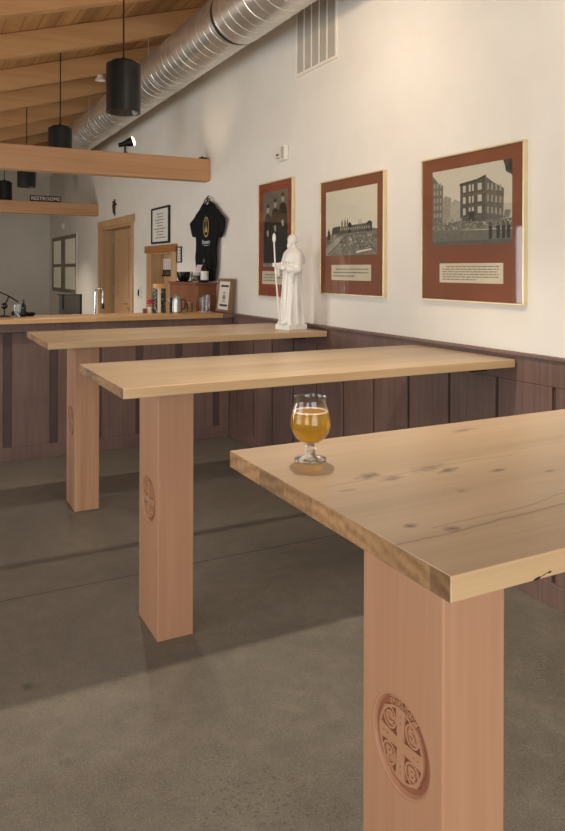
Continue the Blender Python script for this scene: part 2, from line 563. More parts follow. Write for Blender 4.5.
    def ball(self, c, r, seg=16, rings=10, m=0):
        rx, ry, rz = r if isinstance(r, (list, tuple)) else (r, r, r)
        c = Vector(c)
        vs = [c + Vector((0, 0, -rz))]
        for j in range(1, rings):
            ph = -math.pi / 2 + math.pi * j / rings
            vs += [c + Vector((rx * math.cos(ph) * math.cos(2 * math.pi * i / seg), ry * math.cos(ph) * math.sin(2 * math.pi * i / seg), rz * math.sin(ph))) for i in range(seg)]
        vs.append(c + Vector((0, 0, rz)))
        fs = []
        for i in range(seg):
            k = (i + 1) % seg
            fs.append((0, 1 + k, 1 + i))
            for j in range(rings - 2):
                fs.append((1 + j * seg + i, 1 + j * seg + k, 1 + (j + 1) * seg + k, 1 + (j + 1) * seg + i))
            fs.append((1 + (rings - 2) * seg + i, 1 + (rings - 2) * seg + k, len(vs) - 1))
        return self.add(vs, fs, m)

    def mesh(self, name, mats, off=Vector()):
        me = bpy.data.meshes.new(name)
        me.from_pydata([p - off for p in self.v], [], self.f)
        for m in mats:
            me.materials.append(m)
        me.polygons.foreach_set('material_index', self.mi)
        if any(t is not None for t in self.tone):
            at = me.color_attributes.new('tone', 'FLOAT_COLOR', 'CORNER')
            for p in me.polygons:
                t = self.tone[p.index] or (0.5, 0.2)
                for li in p.loop_indices:
                    at.data[li].color = (t[0], t[1], 0, 1)
        me.update()
        return me

    def build(self, name, mats, parent=None, smooth=False, bevel=0.0, angle=40, loc=None):
        mats = mats if isinstance(mats, (list, tuple)) else [mats]
        mats = [M[m] if isinstance(m, str) else m for m in mats]
        off = Vector()
        q = parent
        while q is not None:
            off = off + q.location
            q = q.parent
        if parent is None and loc is not None:
            off = Vector(loc)
        me = self.mesh(name, mats, off)
        o = bpy.data.objects.new(name, me)
        COL.objects.link(o)
        if parent is not None:
            o.parent = parent
        elif loc is not None:
            o.location = loc
        if smooth:
            me.polygons.foreach_set('use_smooth', [True] * len(me.polygons))
            me.set_sharp_from_angle(angle=math.radians(angle))
        if bevel:
            b = o.modifiers.new('edge', 'BEVEL')
            b.width = bevel
            b.segments = 2
            b.limit_method = 'ANGLE'
            b.angle_limit = math.radians(40)
        return o


def tag(o, label=None, cat=None, group=None, kind=None):
    if label:
        o['label'] = label
    if cat:
        o['category'] = cat
    if group:
        o['group'] = group
    if kind:
        o['kind'] = kind
    return o


def thing(name, loc, label, cat, group=None):
    o = bpy.data.objects.new(name, None)
    o.empty_display_size = 0.1
    COL.objects.link(o)
    o.location = loc
    return tag(o, label, cat, group)


def struct_root(name, loc):
    o = bpy.data.objects.new(name, None)
    COL.objects.link(o)
    o.location = loc
    o['kind'] = 'structure'
    return o


def copy_tree(o, parent=None):
    c = o.copy()
    COL.objects.link(c)
    if parent is not None:
        c.parent = parent
    for ch in list(o.children):
        copy_tree(ch, c)
    return c


def text_mesh(body, size, pl, cx, cy, d0, d1, target, m, sx=1.0, space=1.0, bold=0.0):
    """adds letters as solid shapes to the MB target, centred at (cx, cy) on pl"""
    cu = bpy.data.curves.new('lettering', 'FONT')
    cu.body = body
    cu.size = size
    cu.align_x = 'CENTER'
    cu.align_y = 'CENTER'
    cu.space_character = space
    cu.extrude = 0.5
    cu.offset = bold
    cu.resolution_u = 3
    o = bpy.data.objects.new('lettering', cu)
    COL.objects.link(o)
    dg = bpy.context.evaluated_depsgraph_get()
    me = bpy.data.meshes.new_from_object(o.evaluated_get(dg))
    vs = [pl.p(cx + v.co.x * sx, cy + v.co.y, d0 if v.co.z < 0 else d1) for v in me.vertices]
    target.add(vs, [tuple(p.vertices) for p in me.polygons], m)
    bpy.data.objects.remove(o)
    bpy.data.curves.remove(cu)
    bpy.data.meshes.remove(me)


def apply_mods(o):
    dg = bpy.context.evaluated_depsgraph_get()
    me = bpy.data.meshes.new_from_object(o.evaluated_get(dg))
    o.modifiers.clear()
    o.data = me


# ------------------------------------------------------------------ room shell
XW = 2.535            # plaster face of the right wall
XC = 2.508            # face of its brown wainscot
YB = 5.83             # bar front
YE = 15.25            # end wall
XL = -2.2             # left wall
YN = -3.2             # wall behind the camera
RA, RM = 3.0, 0.30    # rafter underside height at x=0 and slope


def roof(x):
    return RA + RM * x


fl = MB().box(XL - 0.2, 2.9, YN - 0.2, YE + 0.2, -0.12, 0.0).build('floor', 'concrete')
tag(fl, kind='structure')

# right wall with a door opening and a window opening beyond the bar
w = MB()
D0, D1, DZ = 9.07, 10.76, 2.09
V0, V1, VZ0, VZ1 = 12.55, 14.93, 1.05, 2.10
TOP = 4.3
T = XW + 0.22
N0, N1, NZ0, NZ1 = 7.46, 8.19, 0.90, 1.675      # cased niche behind the bar
w.box(XW, T, YN, N0, 0, TOP).box(XW, T, N1, D0, 0, TOP).box(XW, T, N0, N1, 0, NZ0).box(XW, T, N0, N1, NZ1, TOP)
w.box(XW, T, D0, D1, DZ, TOP).box(XW, T, D1, V0, 0, TOP)
w.box(XW, T, V0, V1, 0, VZ0).box(XW, T, V0, V1, VZ1, TOP).box(XW, T, V1, YE + 0.2, 0, TOP)
tag(w.build('wall_right', 'plaster'), kind='structure')
tag(MB().box(XL, XW, YE, YE + 0.2, 0, TOP).build('wall_back', 'plaster'), kind='structure')

# left wall (out of the picture) with three big windows, and the wall behind the camera
WINS = [(-2.3, -0.4), (0.9, 2.8), (5.2, 7.12), (9.12, 10.05)]
LZ0, LZ1 = 0.75, 2.12
w = MB()
ys = [YN] + [y for a in WINS for y in a] + [YE]
for i in range(0, len(ys), 2):
    w.box(XL - 0.18, XL, ys[i], ys[i + 1], 0, 3.0)
for a, b in WINS:
    w.box(XL - 0.18, XL, a, b, 0, LZ0).box(XL - 0.18, XL, a, b, LZ1, 3.0)
tag(w.build('wall_left', 'plaster'), kind='structure')
w = MB()
w.box(XL - 0.18, -1.3, YN - 0.2, YN, 0, TOP).box(1.7, T, YN - 0.2, YN, 0, TOP).box(-1.3, 1.7, YN - 0.2, YN, 2.3, TOP)
tag(w.build('wall_front', 'plaster'), kind='structure')
for i, (a, b) in enumerate(WINS):
    r = struct_root('window_%d' % (i + 2), (XL - 0.09, (a + b) / 2, LZ0))
    f = MB()
    f.box(XL - 0.14, XL - 0.04, a, a + 0.06, LZ0, LZ1).box(XL - 0.14, XL - 0.04, b - 0.06, b, LZ0, LZ1)
    f.box(XL - 0.14, XL - 0.04, a + .06, b - .06, LZ0, LZ0 + 0.06).box(XL - 0.14, XL - 0.04, a + .06, b - .06, LZ1 - 0.06, LZ1)
    f.box(XL - 0.12, XL - 0.06, (a + b) / 2 - 0.025, (a + b) / 2 + 0.025, LZ0 + .06, LZ1 - .06)
    f.build('window_frame', 'win_frame', r)
r = struct_root('door_2', (0.2, YN - 0.1, 0))
f = MB()
f.box(-1.3, -1.22, YN - .15, YN - .05, 0, 2.3).box(1.62, 1.7, YN - .15, YN - .05, 0, 2.3).box(-1.22, 1.62, YN - .15, YN - .05, 2.22, 2.3)
f.box(0.16, 0.24, YN - .15, YN - .05, 0, 2.22).box(-1.22, 0.16, YN - .14, YN - .06, 0, 0.12).box(0.24, 1.62, YN - .14, YN - .06, 0, 0.12)
f.build('door_frame', 'win_frame', r)
tag(MB().box(-30, 30, -30, 45, -0.3, -0.125).build('ground', 'asphalt_green'), kind='structure')

# plank ceiling on the slope
c = MB()
XA, XB_ = XL - 0.3, 2.9
RH = 0.21
c.hexa([(XA, YN - .3, roof(XA) + RH), (XB_, YN - .3, roof(XB_) + RH), (XA, YE + .3, roof(XA) + RH), (XB_, YE + .3, roof(XB_) + RH),
        (XA, YN - .3, roof(XA) + RH + .08), (XB_, YN - .3, roof(XB_) + RH + .08), (XA, YE + .3, roof(XA) + RH + .08), (XB_, YE + .3, roof(XB_) + RH + .08)])
# v-joints between the deck boards
x = XA + 0.07
while x < XB_:
    z = roof(x) + RH
    c.hexa([(x - .0025, YN, z - .0018), (x + .0025, YN, z - .0003), (x - .0025, YE, z - .0018), (x + .0025, YE, z - .0003),
            (x - .0025, YN, z + .004), (x + .0025, YN, z + .004), (x - .0025, YE, z + .004), (x + .0025, YE, z + .004)], 1)
    x += 0.14
tag(c.build('ceiling', ['deck', 'deck_joint']), kind='structure')

# rafters: each one a thing of its own
RY = [(0.16, None), (1.38, None), (2.60, None), (3.83, None), (5.05, 'first pine rafter from the camera, cut by the top left corner of the photo'),
      (6.24, 'second pine rafter from the camera, pale broad face above the nearer black pendants'),
      (7.51, 'third pine rafter from the camera, with the small white fixture under its lower edge'),
      (8.64, 'fourth pine rafter from the camera, just above the second black pendant'),
      (9.89, 'fifth pine rafter from the camera, in shade above the near tie beam'),
      (11.12, 'sixth pine rafter from the camera, lowest lit edge above the near tie beam'),
      (12.34, 'seventh pine rafter from the camera, dark strip just over the near tie beam'), (13.56, None), (14.78, None)]
for y, lab in RY:
    b = MB()
    x0, x1 = XL - 0.1, XW - 0.002
    y0, y1 = y, y + 0.09
    b.hexa([(x0, y0, roof(x0)), (x1, y0, roof(x1)), (x0, y1, roof(x0)), (x1, y1, roof(x1)),
            (x0, y0, roof(x0) + RH - .003), (x1, y0, roof(x1) + RH - .003), (x0, y1, roof(x0) + RH - .003), (x1, y1, roof(x1) + RH - .003)])
    o = b.build('ceiling_rafter', 'rafter', loc=(0, y, 3.0), bevel=0.006)
    tag(o, lab or ('sloping pine rafter under the plank ceiling, out of view %s' % ('ahead of' if y < 5 else 'far beyond')) + (' the camera end' if y < 5 else ' the bar'),
        'rafter', 'ceiling rafters')

b = MB().box(XL, XW, 6.36, 6.50, 2.325, 2.535).build('tie_beam', 'tie', loc=(0, 6.43, 2.43), bevel=0.008)
tag(b, 'near horizontal pine tie beam across the bar, carrying a lit spot lamp', 'beam', 'horizontal tie beams')
b = MB().box(XL, XW, 10.94, 11.08, 2.295, 2.475).build('tie_beam', 'tie', loc=(0.7, 11.0, 2.38), bevel=0.008)
tag(b, 'far horizontal pine tie beam with the restrooms sign on top', 'beam', 'horizontal tie beams')

# wainscot on the right wall
w = MB()
S = side(XW)
WY0, WY1 = YN, 5.829
w.box(XC + 0.012, XW, WY0, WY1, 0.0, 1.085, 1)
w.box(XC - .002, XC + 0.013, WY0, WY1, 0.968, 1.085)
w.box(XC - .002, XC + 0.013, WY0, WY1, 0.0, 0.105)
gy = 2.231 - 0.345 * 16
while gy < WY1 - 0.1:
    a, bb = gy + 0.012, min(gy + 0.345 - 0.012, WY1)
    w.box(XC - .001, XC + 0.013, a, bb, 0.105, 0.968)
    gy += 0.345
o = w.build('trim_1', ['stain', 'stain_shade'], bevel=0.003)
tag(o, kind='structure')
o = MB().box(XC - 0.018, XW, WY0, 5.70, 1.085, 1.10).build('trim_2', 'stain', bevel=0.004)
tag(o, kind='structure')

# ------------------------------------------------------------------ the bar
bar = thing('bar_counter', (0.1, 6.0, 0), 'long bar counter with brown board front and pale wood top under the tie beams', 'counter')
f = MB()
f.box(XL + .002, XC - 0.002, YB + 0.014, YB + 0.12, 0, 1.062, 1)
f.box(XL + .002, XC - 0.004, YB, YB + 0.015, 0.99, 1.062).box(XL + .002, XC - 0.004, YB, YB + 0.015, 0, 0.108)
gx = 0.66 - 0.345 * 7
while gx < 2.45:
    a, bb = gx + 0.032, min(gx + 0.345 - 0.032, XC - 0.004)
    f.box(a, bb, YB + 0.001, YB + 0.015, 0.108, 0.99)
    gx += 0.345
f.build('front_panel', ['stain', 'stain_shade'], bar, bevel=0.003)
MB().box(XL + .002, 2.40, 5.72, 6.165, 1.064, 1.10).build('countertop', 'bartop', bar, bevel=0.003)
MB().box(2.402, XC - 0.001, 5.712, 6.165, 1.064, 1.099).build('end_cap', 'stain', bar, bevel=0.003)['label'] = 'brown painted end cap against the wall'
MB().box(XL + .002, XC - 0.003, 5.76, YB - 0.001, 1.0, 1.0625).build('apron', 'stain', bar, bevel=0.003)
wk = thing('work_counter', (0, 6.65, 0), 'steel work counter behind the bar, under the faucet', 'counter')
MB().box(XL + .01, 2.31, 6.31, 6.98, 0.83, 0.87).build('counter_top', 'steel', wk)
MB().box(XL + .01, 2.31, 6.34, 6.95, 0.0, 0.83).build('counter_base', 'stain', wk)

# ------------------------------------------------------------------ tables
PLX = None


def carve_post(px0, px1, py0, py1, ztop, mat, table):
    """a square fir post with a round medallion carved in its end face"""
    R = 0.1015
    yc, zc = (py0 + py1) / 2, 0.532
    p = MB().box(px0, px1, py0, py1, 0, ztop)
    post = p.build('post', [mat, 'carve', 'carve_deep'], table, bevel=0.004)
    pl = Plane((px0, yc, zc), (0, -1, 0), (0, 0, 1))
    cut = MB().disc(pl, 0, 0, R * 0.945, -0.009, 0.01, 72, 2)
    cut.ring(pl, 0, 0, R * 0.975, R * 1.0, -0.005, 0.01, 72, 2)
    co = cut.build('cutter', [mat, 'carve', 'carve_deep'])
    co.location = Vector((0, 0, 0))
    # children are relative to the table root: move the cutter into world place
    bo = post.modifiers.new('carve', 'BOOLEAN')
    bo.object = co
    bo.operation = 'DIFFERENCE'
    bo.solver = 'EXACT'
    bo.material_mode = 'INDEX'
    bpy.context.view_layer.update()
    apply_mods(post)
    bpy.data.objects.remove(co)
    m = MB()
    g = R * 0.945
    d = -0.0088
    # bevelled outer lip
    seg = 72
    vs, fs = [], []
    for i in range(seg):
        a = 2 * math.pi * i / seg
        c, s = math.cos(a), math.sin(a)
        for rr, dd in ((g, d), (g, -0.0006), (R * 0.90, -0.002), (R * 0.855, d)):
            vs.append(pl.p(rr * c, rr * s, dd))
    for i in range(seg):
        j = (i + 1) % seg
        for k in range(3):
            fs.append((4 * i + k, 4 * i + k + 1, 4 * j + k + 1, 4 * j + k))
    m.add(vs, fs, 0)
    # inner ring
    m.ring(pl, 0, 0, R * 0.66, R * 0.71, d, -0.002, 60, 0)
    # raised arc with worn lettering at the top
    m.ring(pl, 0, 0, R * 0.70, R * 0.875, d, -0.005, 20, 0, math.radians(52), math.radians(116))
    for i in range(9):
        a = math.radians(57 + i * 6.9)
        q = Plane(pl.p(R * 0.79 * math.cos(a), R * 0.79 * math.sin(a)), pl.a * math.sin(a) - pl.b * math.cos(a), pl.a * math.cos(a) + pl.b * math.sin(a))
        h = R * 0.055
        wd = R * 0.028
        m.rect(q, -wd, -wd * 0.3, -h, h, -0.0055, -0.0015, 0)
        if i % 2:
            m.rect(q, -wd, wd, -h, -h * 0.5, -0.0055, -0.0015, 0)
        else:
            m.rect(q, -wd, wd, h * 0.5, h, -0.0055, -0.0015, 0)
        if i % 3 == 1:
            m.rect(q, wd * 0.3, wd, -h, h, -0.0055, -0.0015, 0)
    # cross with slightly flaring arms
    rr = R * 0.67
    a0, a1 = R * 0.105, R * 0.15
    for k in range(4):
        ca, sa = math.cos(k * math.pi / 2), math.sin(k * math.pi / 2)
        pts = [(0, 0), (a0, -a0), (rr, -a1), (rr, a1), (a0, a0)]
        pts = [(x * ca - y * sa, x * sa + y * ca) for x, y in pts]
        m.prism(pl, pts, d, -0.0016, 0)
        # small worn marks along the arm
        for q in (0.42, 0.54):
            x, y = rr * q / 0.66, 0
            m.disc(pl, x * ca, x * sa, R * 0.018, -0.002, -0.0010, 8, 1)
    # lettered roundels
    for ch, sx, sy in (('C', -1, 1), ('S', 1, 1), ('P', -1, -1), ('B', 1, -1)):
        cx, cy = sx * R * 0.365, sy * R * 0.365
        m.disc(pl, cx, cy, R * 0.20, d, -0.0062, 28, 0)
        m.ring(pl, cx, cy, R * 0.185, R * 0.225, d, -0.0025, 28, 0)
        text_mesh(ch, R * 0.34, pl, cx, cy, -0.0065, -0.0018, m, 0, bold=0.0010)
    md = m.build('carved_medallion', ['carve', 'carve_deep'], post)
    md['label'] = 'round carved medallion with a cross and the letters C S P B'
    return post


def table(loc, x0, x1, y0, y1, post, label, top_mat, post_mat, th=0.0374):
    H = 1.07
    root = thing('bar_table', loc, label, 'table', 'bar-height tables along the wall')
    t = MB()
    t.box(x0, x1, y0, y1, H - th, H)
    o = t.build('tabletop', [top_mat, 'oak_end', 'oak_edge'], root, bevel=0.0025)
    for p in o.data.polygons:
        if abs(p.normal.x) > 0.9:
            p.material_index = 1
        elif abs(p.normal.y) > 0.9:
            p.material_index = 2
    carve_post(post[0], post[1], post[2], post[3], H - th - 0.0005, post_mat, root)
    if top_mat == 'oak_near':      # open knot in the front edge
        F = frontp(y0)
        k = MB()
        k.prism(F, [(.799, 1.0335), (.806, 1.0328), (.813, 1.0345), (.815, 1.0372), (.809, 1.0376), (.802, 1.0362)], -.006, .0004)
        k.prism(F, [(.814, 1.0362), (.820, 1.0372), (.827, 1.0395), (.826, 1.0400), (.818, 1.0382)], -.004, .0003)
        k.prism(F, [(.827, 1.0388), (.833, 1.0385), (.8365, 1.0402), (.834, 1.0415), (.829, 1.0410)], -.006, .0004)
        k.build('knot_hole', 'charred', root)['label'] = 'dark open knot in the front edge'
    # black steel plate under the wall end
    br = MB().box(x1 - 0.225, x1 - 0.144, y0 + 0.035, y1 - 0.035, H - th - 0.013, H - th - 0.0005)
    br.build('mounting_plate', 'black', root)['label'] = 'black steel mounting plate under the wall end'
    return root


table((0.94, 1.12, 0), 0.645, XC - 0.02, 0.747, 1.497, (0.869, 1.022, 1.026, 1.287),
      'nearest bar-height oak table, with the glass of beer on it', 'oak_near', 'fir')
table((0.94, 2.8, 0), 0.650, XC - 0.02, 2.438, 3.161, (0.872, 1.022, 2.739, 3.001),
      'middle bar-height oak table with a bare top, between the beer and the statue', 'oak', 'fir')
table((0.96, 4.51, 0), 0.676, XC - 0.02, 4.125, 4.93, (0.889, 1.037, 4.44, 4.70),
      'farthest bar-height oak table, with the white monk statue on it', 'oak', 'fir_far')

# ------------------------------------------------------------------ glass of beer
gx, gy, gz = 0.770, 1.345, 1.0702
root = thing('beer_glass', (gx, gy, gz), 'stemmed tulip glass of golden beer on the corner of the nearest table', 'glass')
prof_o = [(0.0, 0.0), (0.0325, 0.0), (0.0345, 0.0015), (0.034, 0.0035), (0.022, 0.0065), (0.012, 0.0105), (0.0095, 0.015), (0.0125, 0.0195),
          (0.0138, 0.0225), (0.0115, 0.0265), (0.0095, 0.0295), (0.0115, 0.0335), (0.020, 0.0385), (0.031, 0.047), (0.0395, 0.059), (0.0442, 0.074), (0.0446, 0.084),
          (0.0425, 0.098), (0.0385, 0.114), (0.0355, 0.127), (0.0352, 0.134), (0.0362, 0.1375)]
prof_i = [(0.0352, 0.1382), (0.0338, 0.134), (0.0341, 0.127), (0.0370, 0.114), (0.0410, 0.098), (0.0430, 0.084), (0.0426, 0.074), (0.0380, 0.060),
          (0.0295, 0.049), (0.0190, 0.041), (0.0080, 0.0375), (0.0, 0.0368)]
k0 = 11
MB().lathe(prof_o[:k0 + 1] + [(0.0115, 0.0355), (0.0, 0.0352)], (gx, gy, gz), 56).build('stem', 'glass', root, smooth=True, angle=60)
MB().lathe(prof_o[k0:] + prof_i[:-1] + [(0.004, 0.0362)], (gx, gy, gz), 56, closed=True).build('glass_bowl', 'thin_glass', root, smooth=True, angle=60)
lev = 0.1045
bp = [(0.0, 0.0366)] + [(r + 0.0004, h - 0.0003) for r, h in prof_i[::-1][1:] if h < lev] + [(0.0396, lev), (0.0, lev)]
MB().lathe(bp, (gx, gy, gz), 56).build('beer', 'beer', root, smooth=True, angle=60)['label'] = 'clear golden beer'
MB().lathe([(0.0325, lev + .0003), (0.0390, lev + .0003), (0.0388, lev + 0.0018), (0.0365, lev + 0.0028), (0.0335, lev + 0.0014)], (gx, gy, gz), 48, closed=True).build('foam', 'foam', root, smooth=True)['label'] = 'thin ring of pale foam'

# ------------------------------------------------------------------ monk statue
SX, SY, SZ = 2.338, 4.345, 1.0702
root = thing('monk_statue', (SX, SY, SZ), 'white plaster statue of a robed monk with a staff, on the farthest table', 'statue')
MB().box(SX - 0.086, SX + 0.072, SY - 0.078, SY + 0.078, SZ, SZ + 0.038).build('base', 'statue', root, bevel=0.003)


def statue_body():
    b = MB()
    Hh = 0.625
    Z0 = SZ + 0.0375
    seg = 96

    def P(x, y, z):      # local: x forwards (towards the room), y to its left (towards the camera)
        return Vector((SX - x, SY - y, Z0 + z))
    prof = [(0.0, .084, .074), (0.02, .083, .074), (.1, .077, .070), (.2, .072, .067), (.3, .068, .065), (.4, .063, .063), (.5, .060, .062), (.58, .058, .064),
            (.66, .056, .070), (.73, .052, .073), (.78, .044, .066), (.815, .033, .048), (.84, .025, .030), (.88, .022, .024)]
    vs, n = [], len(prof)
    for t, rx, ry in prof:
        wdn = 1 + 0.13 * max(0.0, min(1.0, (0.72 - t) / 0.3))
        rx, ry = rx * wdn * (0.94 if t < 0.05 else 1), ry * wdn
        fold = max(0.0, 1 - t / 0.62)
        for i in range(seg):
            a = 2 * math.pi * i / seg
            k = 1 + fold * (0.11 * math.sin(9 * a + 2.0 * t + 0.6) + 0.06 * math.sin(15 * a - 3 * t + 1.0) + .05 * math.sin(5 * a + 6 * t)) + 0.012 * math.sin(6 * a + 20 * t) * (1 - fold)
            vs.append(P(rx * k * math.cos(a) - 0.008 * t, ry * k * math.sin(a), Hh * t))
    fs = []
    for j in range(n - 1):
        for i in range(seg):
            k = (i + 1) % seg
            fs.append((j * seg + i, j * seg + k, (j + 1) * seg + k, (j + 1) * seg + i))
    fs += [tuple(range(seg))[::-1], tuple(range((n - 1) * seg, n * seg))]
    b.add(vs, fs)
    # cape over the shoulders
    cp = [(.845, .030, .034), (.82, .044, .056), (.78, .062, .080), (.72, .070, .089), (.665, .074, .092), (.655, .070, .088), (.70, .055, .07), (.80, .03, .04)]
    vs = []
    for t, rx, ry in cp:
        for i in range(seg):
            a = 2 * math.pi * i / seg
            k = 1 + (0.03 * math.sin(8 * a + 1) if t < .78 else 0)
            dz = 0.02 * math.cos(a) ** 2 if t < .72 else 0
            vs.append(P(rx * k * math.cos(a) - 0.01, ry * k * math.sin(a), Hh * t + dz))
    n = len(cp)
    fs = []
    for j in range(n - 1):
        for i in range(seg):
            k = (i + 1) % seg
            fs.append((j * seg + k, j * seg + i, (j + 1) * seg + i, (j + 1) * seg + k))
    fs += [tuple(range(seg)), tuple(range((n - 1) * seg, n * seg))[::-1]]
    b.add(vs, fs)
    # hood lying on the back, scapular down the front
    b.ball(P(-0.035, 0, Hh * .80), (0.035, 0.045, 0.03))
    q = [P(.052, .026, Hh * .62), P(.052, -.026, Hh * .62), P(.060, .026, Hh * .62), P(.060, -.026, Hh * .62)]
    vs = []
    for t, x in ((.03, .084), (.25, .076), (.5, .066), (.72, .058)):
        vs += [P(x, .026, Hh * t), P(x, -.026, Hh * t), P(x - .02, -.026, Hh * t), P(x - .02, .026, Hh * t)]
    fs = [(3, 2, 1, 0), (12, 13, 14, 15)]
    for j in range(3):
        for k in range(4):
            l = (k + 1) % 4
            fs.append((4 * j + k, 4 * j + l, 4 * j + 4 + l, 4 * j + 4 + k))
    b.add(vs, fs)
    # head, looking forwards and a little down
    hz = Hh * .925
    b.ball(P(0.0, 0, hz), (0.035, 0.0295, 0.042), 24, 16)
    b.ball(P(0.012, 0, hz - 0.020), (0.024, 0.023, 0.026), 20, 12)          # jaw
    b.ball(P(0.030, 0, hz - 0.006), (0.0075, 0.0055, 0.010), 12, 8)         # nose
    b.ball(P(0.035, 0, hz - 0.010), (0.005, 0.005, 0.005), 10, 8)
    for s in (-1, 1):
        b.ball(P(0.027, s * 0.0115, hz + 0.004), (0.005, 0.006, 0.0035), 10, 8)   # eyes
        b.ball(P(0.028, s * 0.0115, hz + 0.011), (0.005, 0.009, 0.003), 10, 8)    # brows
        b.ball(P(-0.002, s * 0.030, hz - 0.002), (0.007, 0.0045, 0.011), 10, 8)   # ears
    b.ball(P(0.030, 0, hz - 0.021), (0.006, 0.010, 0.0028), 12, 8)          # mouth
    b.ball(P(0.026, 0, hz - 0.041), (0.016, 0.017, 0.022), 16, 10)          # beard
    b.ball(P(0.022, 0, hz - 0.060), (0.011, 0.012, 0.020), 14, 10)
    b.ball(P(-.007, 0, hz + .009), (0.0335, 0.0325, 0.036), 24, 14)         # hair
    for i in range(11):
        a = math.radians(70 + i * 22)
        b.ball(P(-.004 + .029 * math.cos(a), .030 * math.sin(a), hz - .004), (.009, .009, .012), 10, 8)
    # arms in wide sleeves
    def arm(pts, rs):
        path, rad = [], []
        for i in range(len(pts) - 1):
            for k in range(6):
                f = k / 6
                path.append(P(*[pts[i][c] * (1 - f) + pts[i + 1][c] * f for c in range(3)]))
                rad.append(rs[i] * (1 - f) + rs[i + 1] * f)
        path.append(P(*pts[-1]))
        rad.append(rs[-1])
        b.tube(path, rad, 14)
    # right arm forwards to the staff, left arm across the waist with a book
    arm([(-.005, -.062, Hh * .76), (.028, -.078, Hh * .60), (.085, -.050, Hh * .635), (.105, -.040, Hh * .645)], [.026, .027, .024, .020])
    arm([(-.005, .064, Hh * .76), (.010, .080, Hh * .59), (.050, .055, Hh * .60), (.066, .030, Hh * .61)], [.026, .028, .026, .022])
    # hanging sleeve ends
    b.tube([P(.085, -.050, Hh * .63), P(.078, -.054, Hh * .53)], [.02, .009], 12)
    b.tube([P(.045, .058, Hh * .60), P(.040, .062, Hh * .46)], [.024, .010], 12)
    # hands: palm, four curled fingers and a thumb
    hx, hy, hzz = .128, -.034, Hh * .652
    b.ball(P(hx - .010, hy - .006, hzz), (.014, .008, .013), 12, 8)
    for k in range(4):
        z = hzz + .010 - k * .0068
        b.tube([P(hx - .010, hy - .008, z), P(hx + .004, hy - .0095, z), P(hx + .010, hy - .002, z), P(hx + .004, hy + .006, z), P(hx - .003, hy + .006, z)],
               [.0042, .0042, .0040, .0037, .0032], 8)
    b.tube([P(hx - .014, hy, hzz + .008), P(hx - .006, hy + .008, hzz + .014), P(hx + .004, hy + .006, hzz + .016)], [.0045, .0042, .0035], 8)
    hx, hy, hzz = .078, .018, Hh * .618
    b.ball(P(hx, hy, hzz), (.012, .014, .009), 12, 8)
    for k in range(4):
        z = hzz + .008 - k * .0058
        b.tube([P(hx + .004, hy + .004, z), P(hx + .010, hy - .008, z - .001), P(hx + .008, hy - .020, z - .002)], [.0040, .0038, .0030], 8)
    b.tube([P(hx, hy + .006, hzz + .007), P(hx + .004, hy - .006, hzz + .014)], [.0044, .0034], 8)
    # closed book held at the waist
    b.hexa([P(.062, .012, Hh * .60), P(.090, .006, Hh * .60), P(.062, -.030, Hh * .60), P(.090, -.032, Hh * .60),
            P(.066, .012, Hh * .68), P(.094, .006, Hh * .68), P(.066, -.030, Hh * .68), P(.094, -.032, Hh * .68)])
    # toes of the shoes
    for s in (-1, 1):
        b.ball(P(.080, s * .030, .011), (.024, .015, .012), 14, 8)
    return b


o = statue_body().build('monk_body', 'statue', root)
rm = o.modifiers.new('one skin', 'REMESH')
rm.mode = 'VOXEL'
rm.voxel_size = 0.0026
rm.use_smooth_shade = True
sm = o.modifiers.new('soften', 'SMOOTH')
sm.factor = 0.5
sm.iterations = 2
bpy.context.view_layer.update()
apply_mods(o)
o.data.polygons.foreach_set('use_smooth', [True] * len(o.data.polygons))
s = MB()
stx, sty = SX - 0.122, SY + 0.034
s.tube([(stx + 0.034, sty - .01, SZ + 0.038), (stx + 0.004, sty, SZ + 0.40), (stx - 0.008, sty, SZ + 0.60)], [.0055, .0055, .005], 12)
s.lathe([(0.0, 0.0), (.006, .002), (.0105, .012), (.012, .026), (.0115, .040), (.009, .054), (.004, .064), (0, .066)], (stx - .008, sty, SZ + 0.597), 18)
s.build('staff', 'statue', root, smooth=True)
root.rotation_euler.z = math.radians(9)

